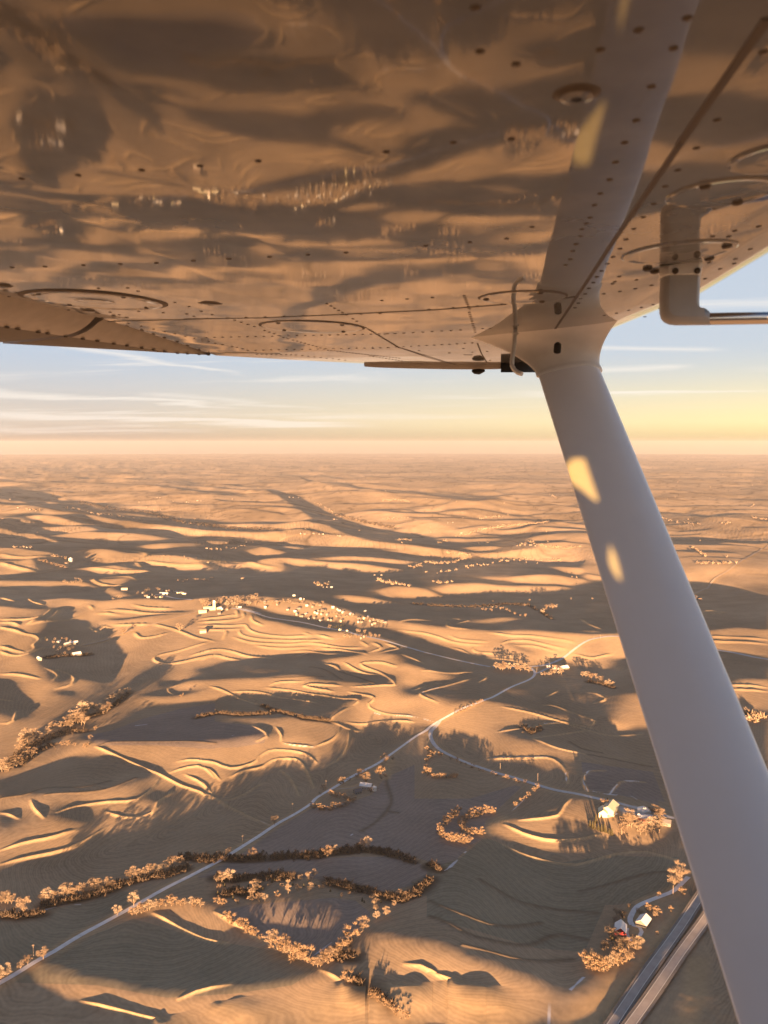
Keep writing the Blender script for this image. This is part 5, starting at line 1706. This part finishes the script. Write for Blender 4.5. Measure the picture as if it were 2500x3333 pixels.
def build_houses():
    house('barn', cp('V', 565, 495), 22, 15, 5.5, 1.0, 'y', 'y', 'large pale yellow metal shed beside the paved road', 'barn', detail=True, ratio=.3)
    house('barn', cp('V', 466, 545), 13, 10, 4.5, 1.35, 'y', 'y', 'smaller pale yellow shed left of the large one', 'barn', detail=True, ratio=.4)
    bin_(cp('V', 1010, 535), 7.0, 6, 'round pale grain bin in the grey farmyard')
    house('barn', cp('V', 1065, 615), 22, 9, 3.6, -.22, 'r', 'w', 'long red shed with white roof among the farm trees', 'barn', detail=True)
    house('farmhouse', cp('V', 1310, 680), 12, 8, 4, -.4, 'g', 'd', 'dark roofed house at the right end of the farm grove', 'house', detail=True)
    house('farmhouse', cp('W', 705, 735), 13, 10, 5, 1.25, 'r', 'w', 'red house with a white roof by the highway', 'house', detail=True, ratio=.4)
    house('farmhouse', cp('W', 1012, 615), 13, 10, 4, .9, 'g', 'w', 'white roofed house at the turn of the drive', 'house', detail=True)
    house('shed', cp('W', 640, 690), 6, 4, 2.6, 1.2, 'g', 'g', 'small grey shed behind the red house', 'shed', detail=True)
    house('farmhouse', cp('E', 1283, 512), 16, 9, 5, -.25, 'w', 'w', 'white house inside the oval hedge by the gravel road', 'house', detail=True)
    house('shed', cp('E', 1217, 548), 10, 8, 3.6, .5, 'g', 'd', 'dark gabled shed left of the white hedge house', 'shed', detail=True)
    bin_(cp('E', 1347, 528), 3.2, 5, 'small round bin right of the white hedge house')
    house('farmhouse', cp('C', 1212, 705), 18, 10, 5, -.3, 'w', 'b', 'pale farmhouse right of the road junction', 'house', detail=True)
    house('barn', cp('C', 1268, 706), 20, 12, 4, .5, 'g', 'w', 'grey roofed barn behind the junction farmhouse', 'barn', detail=True)
    house('shed', cp('C', 1146, 692), 8, 5, 3, .4, 'w', 'w', 'tiny white shed beside the junction road', 'shed')
    for i, (x, y, L, W, wl, rf, lb) in enumerate([(572, 512, 22, 12, 'g', 'w', 'white roofed long barn at the top of the hillside farmstead'), (590, 600, 24, 14, 'g', 'w', 'grey barn at the lower end of the hillside farmstead'),
                                                  (520, 520, 22, 9, 'g', 'w', 'long grey shed with white roof in the hillside farmstead'), (453, 505, 10, 8, 'w', 'w', 'small white house in the hillside farmstead'),
                                                  (548, 498, 12, 9, 'g', 'd', 'dark roofed barn in the hillside farmstead'), (303, 633, 18, 8, 'w', 'w', 'white shed beside the track below the farmstead')]):
        house('barn' if i != 3 else 'farmhouse', cp('A', x, y), L*.75, W*.75, 4, .3+.4*i, wl, rf, lb, 'barn' if i != 3 else 'house')
    house('farmhouse', cp('A', 1566, 425), 15, 9, 6, .3, 'w', 'b', 'pale house alone on the terraces below the village', 'house', detail=True)
    house('barn', cp('T', 1100, 350), 30, 10, 6, .25, 'w', 'y', 'long pale grain shed at the village end', 'barn')
    house('barn', cp('T', 1028, 380), 20, 9, 4.5, .2, 'w', 'y', 'lower pale shed beside the village track', 'barn')
    t = at(np.array([cp('T', 1155, 348)]))[0]; r = empty('grain_elevator', tuple(t)); tag(r, 'tall pale grain elevator rising over the village sheds', 'grain elevator')
    a = MB(); a.box((0, 0, 10), (7, 6, 22)); a.build('tower', M_white, r); a = MB(); a.box((0, 0, 22.8), (5, 4, 3.6)); a.build('head_house', M_galv, r)
    rg = random.Random(8)
    town = [('T', '640,150 660,148 690,158 720,158 740,165 760,172 785,172 810,175 610,148 830,185', 'pale house in the tight far row of the village', 'far row of the village', 17, 10),
            ('T', '470,192 495,212 440,222 580,218 530,220 415,205 385,170', 'pale house below the far row of the village', 'houses below the far row', 16, 9),
            ('T', '1195,340 1215,338 1290,352 1220,375 1205,395 1240,350 1100,310 1400,320 1430,330', 'small house beside the grain sheds', 'houses by the grain sheds', 14, 9),
            ('U', '205,275 345,295 210,330 330,260 150,255 520,205 590,240 630,238 450,350', 'house along the upper village street', 'upper village street', 15, 9),
            ('U', '530,372 550,405 570,340 600,425 680,450 745,445 810,470 890,460 920,465 1035,475 650,400 745,380 790,365 825,362 850,360', 'house in the middle of the village', 'middle of the village', 16, 10),
            ('U', '990,345 1010,370 1050,380 880,410 770,400 820,400 985,420 1130,400 1160,405 940,330 720,320 660,310 800,300', 'house on the back lanes of the village', 'back lanes of the village', 14, 9),
            ('U', '1215,485 1250,488 1220,445 1280,445 1340,470 1380,460 1430,470 1360,510 1390,500 1470,480 1500,490 1320,430 1290,370', 'house at the right end of the village', 'right end of the village', 16, 9),
            ('U', '835,108 880,110 925,112 900,50', 'small white house in the clump above the village', 'clump above the village', 14, 8),
            ('U', '1250,658 1280,645 1020,570 1095,580', 'house by the road right of the village', 'roadside houses right of the village', 14, 9)]
    for c, pts, lab, grp, L, W in town:
        for a in pts.split():
            x, y = map(float, a.split(','))
            house('house', cp(c, x, y), round(.48*L*rg.choice((.85, 1, 1.25))), round(W*.54, 1), rg.choice((3., 3.8)), rg.choice((.1, .35, 1.2, 1.6)), rg.choice('wggyg'), rg.choice('wbbd'), lab, 'house', grp)
    house('barn', cp('T', 610, 185), 26, 8, 4, -.2, 'w', 'w', 'long white shed by the far village road', 'barn')
    house('barn', cp('T', 185, 135), 18, 8, 4, .1, 'w', 'y', 'white barn alone on the road into the village', 'barn')
    far = [('J', '165,523 188,525', 'white barn by the hedge on the far left plain', 'barns by the far left hedge'), ('J', '400,618', 'low white barn of the left farm on the far plain', None),
           ('J', '480,178 500,178 515,178', 'bright shed in the far left cluster', 'far left sheds'), ('J', '10,352 18,350', 'white shed at the left picture edge', 'sheds at the left edge'),
           ('J', '945,222 960,222 1120,248 1135,250 1185,240 1205,242 880,280', 'tiny white farm building far across the valley', 'farms far across the valley'),
           ('J', '110,282 180,295 60,232 85,218', 'tiny building in the far upper left', 'farms in the far upper left'),
           ('J', '1480,490 1510,492 1240,528', 'small pale building above the village plain', 'buildings above the plain'),
           ('K', '145,188 165,190 190,190', 'white building in the far row by the valley', 'far row by the valley'), ('K', '205,375 225,378 270,375 300,378 320,378 405,388', 'pale building on the far ridge road', 'farms on the ridge road'),
           ('K', '585,590 620,590', 'long white barn on the shaded plain', 'barns on the shaded plain'), ('K', '375,302 390,302 640,155', 'tiny white house down the valley', 'houses down the valley'),
           ('K', '1355,435 1385,435 1410,438', 'pale farm building on the far right farm', 'far right farm'), ('K', '960,320 985,318 1030,372', 'tiny building on the far lit plain', 'buildings on the lit plain'),
           ('R', '520,690 535,690 535,705 560,710', 'small house beside the strut on the far road', 'houses beside the strut')]
    for c, pts, lab, grp in far:
        for a in pts.split():
            x, y = map(float, a.split(','))
            house('farm_building', cp(c, x, y), rg.choice((10, 14)), 7, 3.5, rg.choice((.1, .3, 1.4)), rg.choice('wggg'), 'b', lab, 'building', grp)
    bin_(cp('J', 425, 606), 8, 14, 'tall white bin of the left farm on the far plain')
    M_pole = mat('pole_wood', (.30, .24, .18), .9, .1)
    poles = '''E 718,690 332,945|utility pole beside the gravel road|poles along the gravel road
E 975,510|utility pole by the terraces before the house|
C 1500,490 1550,475 1310,600|utility pole on the paved road by the strut|poles by the paved road
C 1060,735|utility pole at the road junction|
G 242,690|utility pole behind the left roadside trees|
F 513,290 738,355|utility pole along the curving road|poles along the curving road
I 1457,305|utility pole where the drive meets the strut|'''
    for l in poles.split('\n'):
        p, lab, grp = l.split('|')
        for P in at(px_of(p)):
            r = empty('utility_pole', tuple(P), RG.random()); tag(r, lab, 'utility pole', grp or None)
            a = MB(); a.tube([(0, 0, -1), (0, 0, 11)], [.22, .15], 8); a.build('post', M_pole, r)
            a = MB(); a.box((0, 0, 10.2), (2.6, .14, .16)); a.build('crossarm', M_pole, r)
    # dark junipers dotted over the scrub pasture
    spots = px_of('H 30,200 70,190 110,210 150,200 175,215 190,230 215,250 240,190 230,140 270,160 320,170 350,150 380,130 390,180 410,160 430,150 460,150 480,190 500,140 560,180 590,190 600,215 640,190 725,185 760,205 790,185 830,225 970,240 1010,245 1075,305 1195,305 160,310 130,280 60,170 345,210 20,240 1060,295')
    for P in at(spots): plant('conifer' if RG.random() < .55 else 'shrub', P, RG.uniform(2.6, 4.5), 'small dark juniper dotting the shaded scrub pasture', 'bush', 'junipers of the scrub pasture', 1.3)


build_houses()

# ------------------------------------------------------------------ the evening air
def build_haze():
    b = MB(); top = CAM_H+150.0; bot = -130.0
    b.box((0, 0, (top+bot)/2), (90000, 90000, top-bot))
    m = bpy.data.materials.new('thin_haze'); m.use_nodes = True
    nt = m.node_tree; nt.nodes.clear()
    out = nt.nodes.new('ShaderNodeOutputMaterial'); v = nt.nodes.new('ShaderNodeVolumePrincipled')
    v.inputs['Color'].default_value = (.80, .84, .92, 1); v.inputs['Density'].default_value = HAZE_DENSITY
    v.inputs['Anisotropy'].default_value = 0.20
    nt.links.new(v.outputs[0], out.inputs['Volume'])
    tag(b.build('haze', m), kind='stuff')


build_haze()
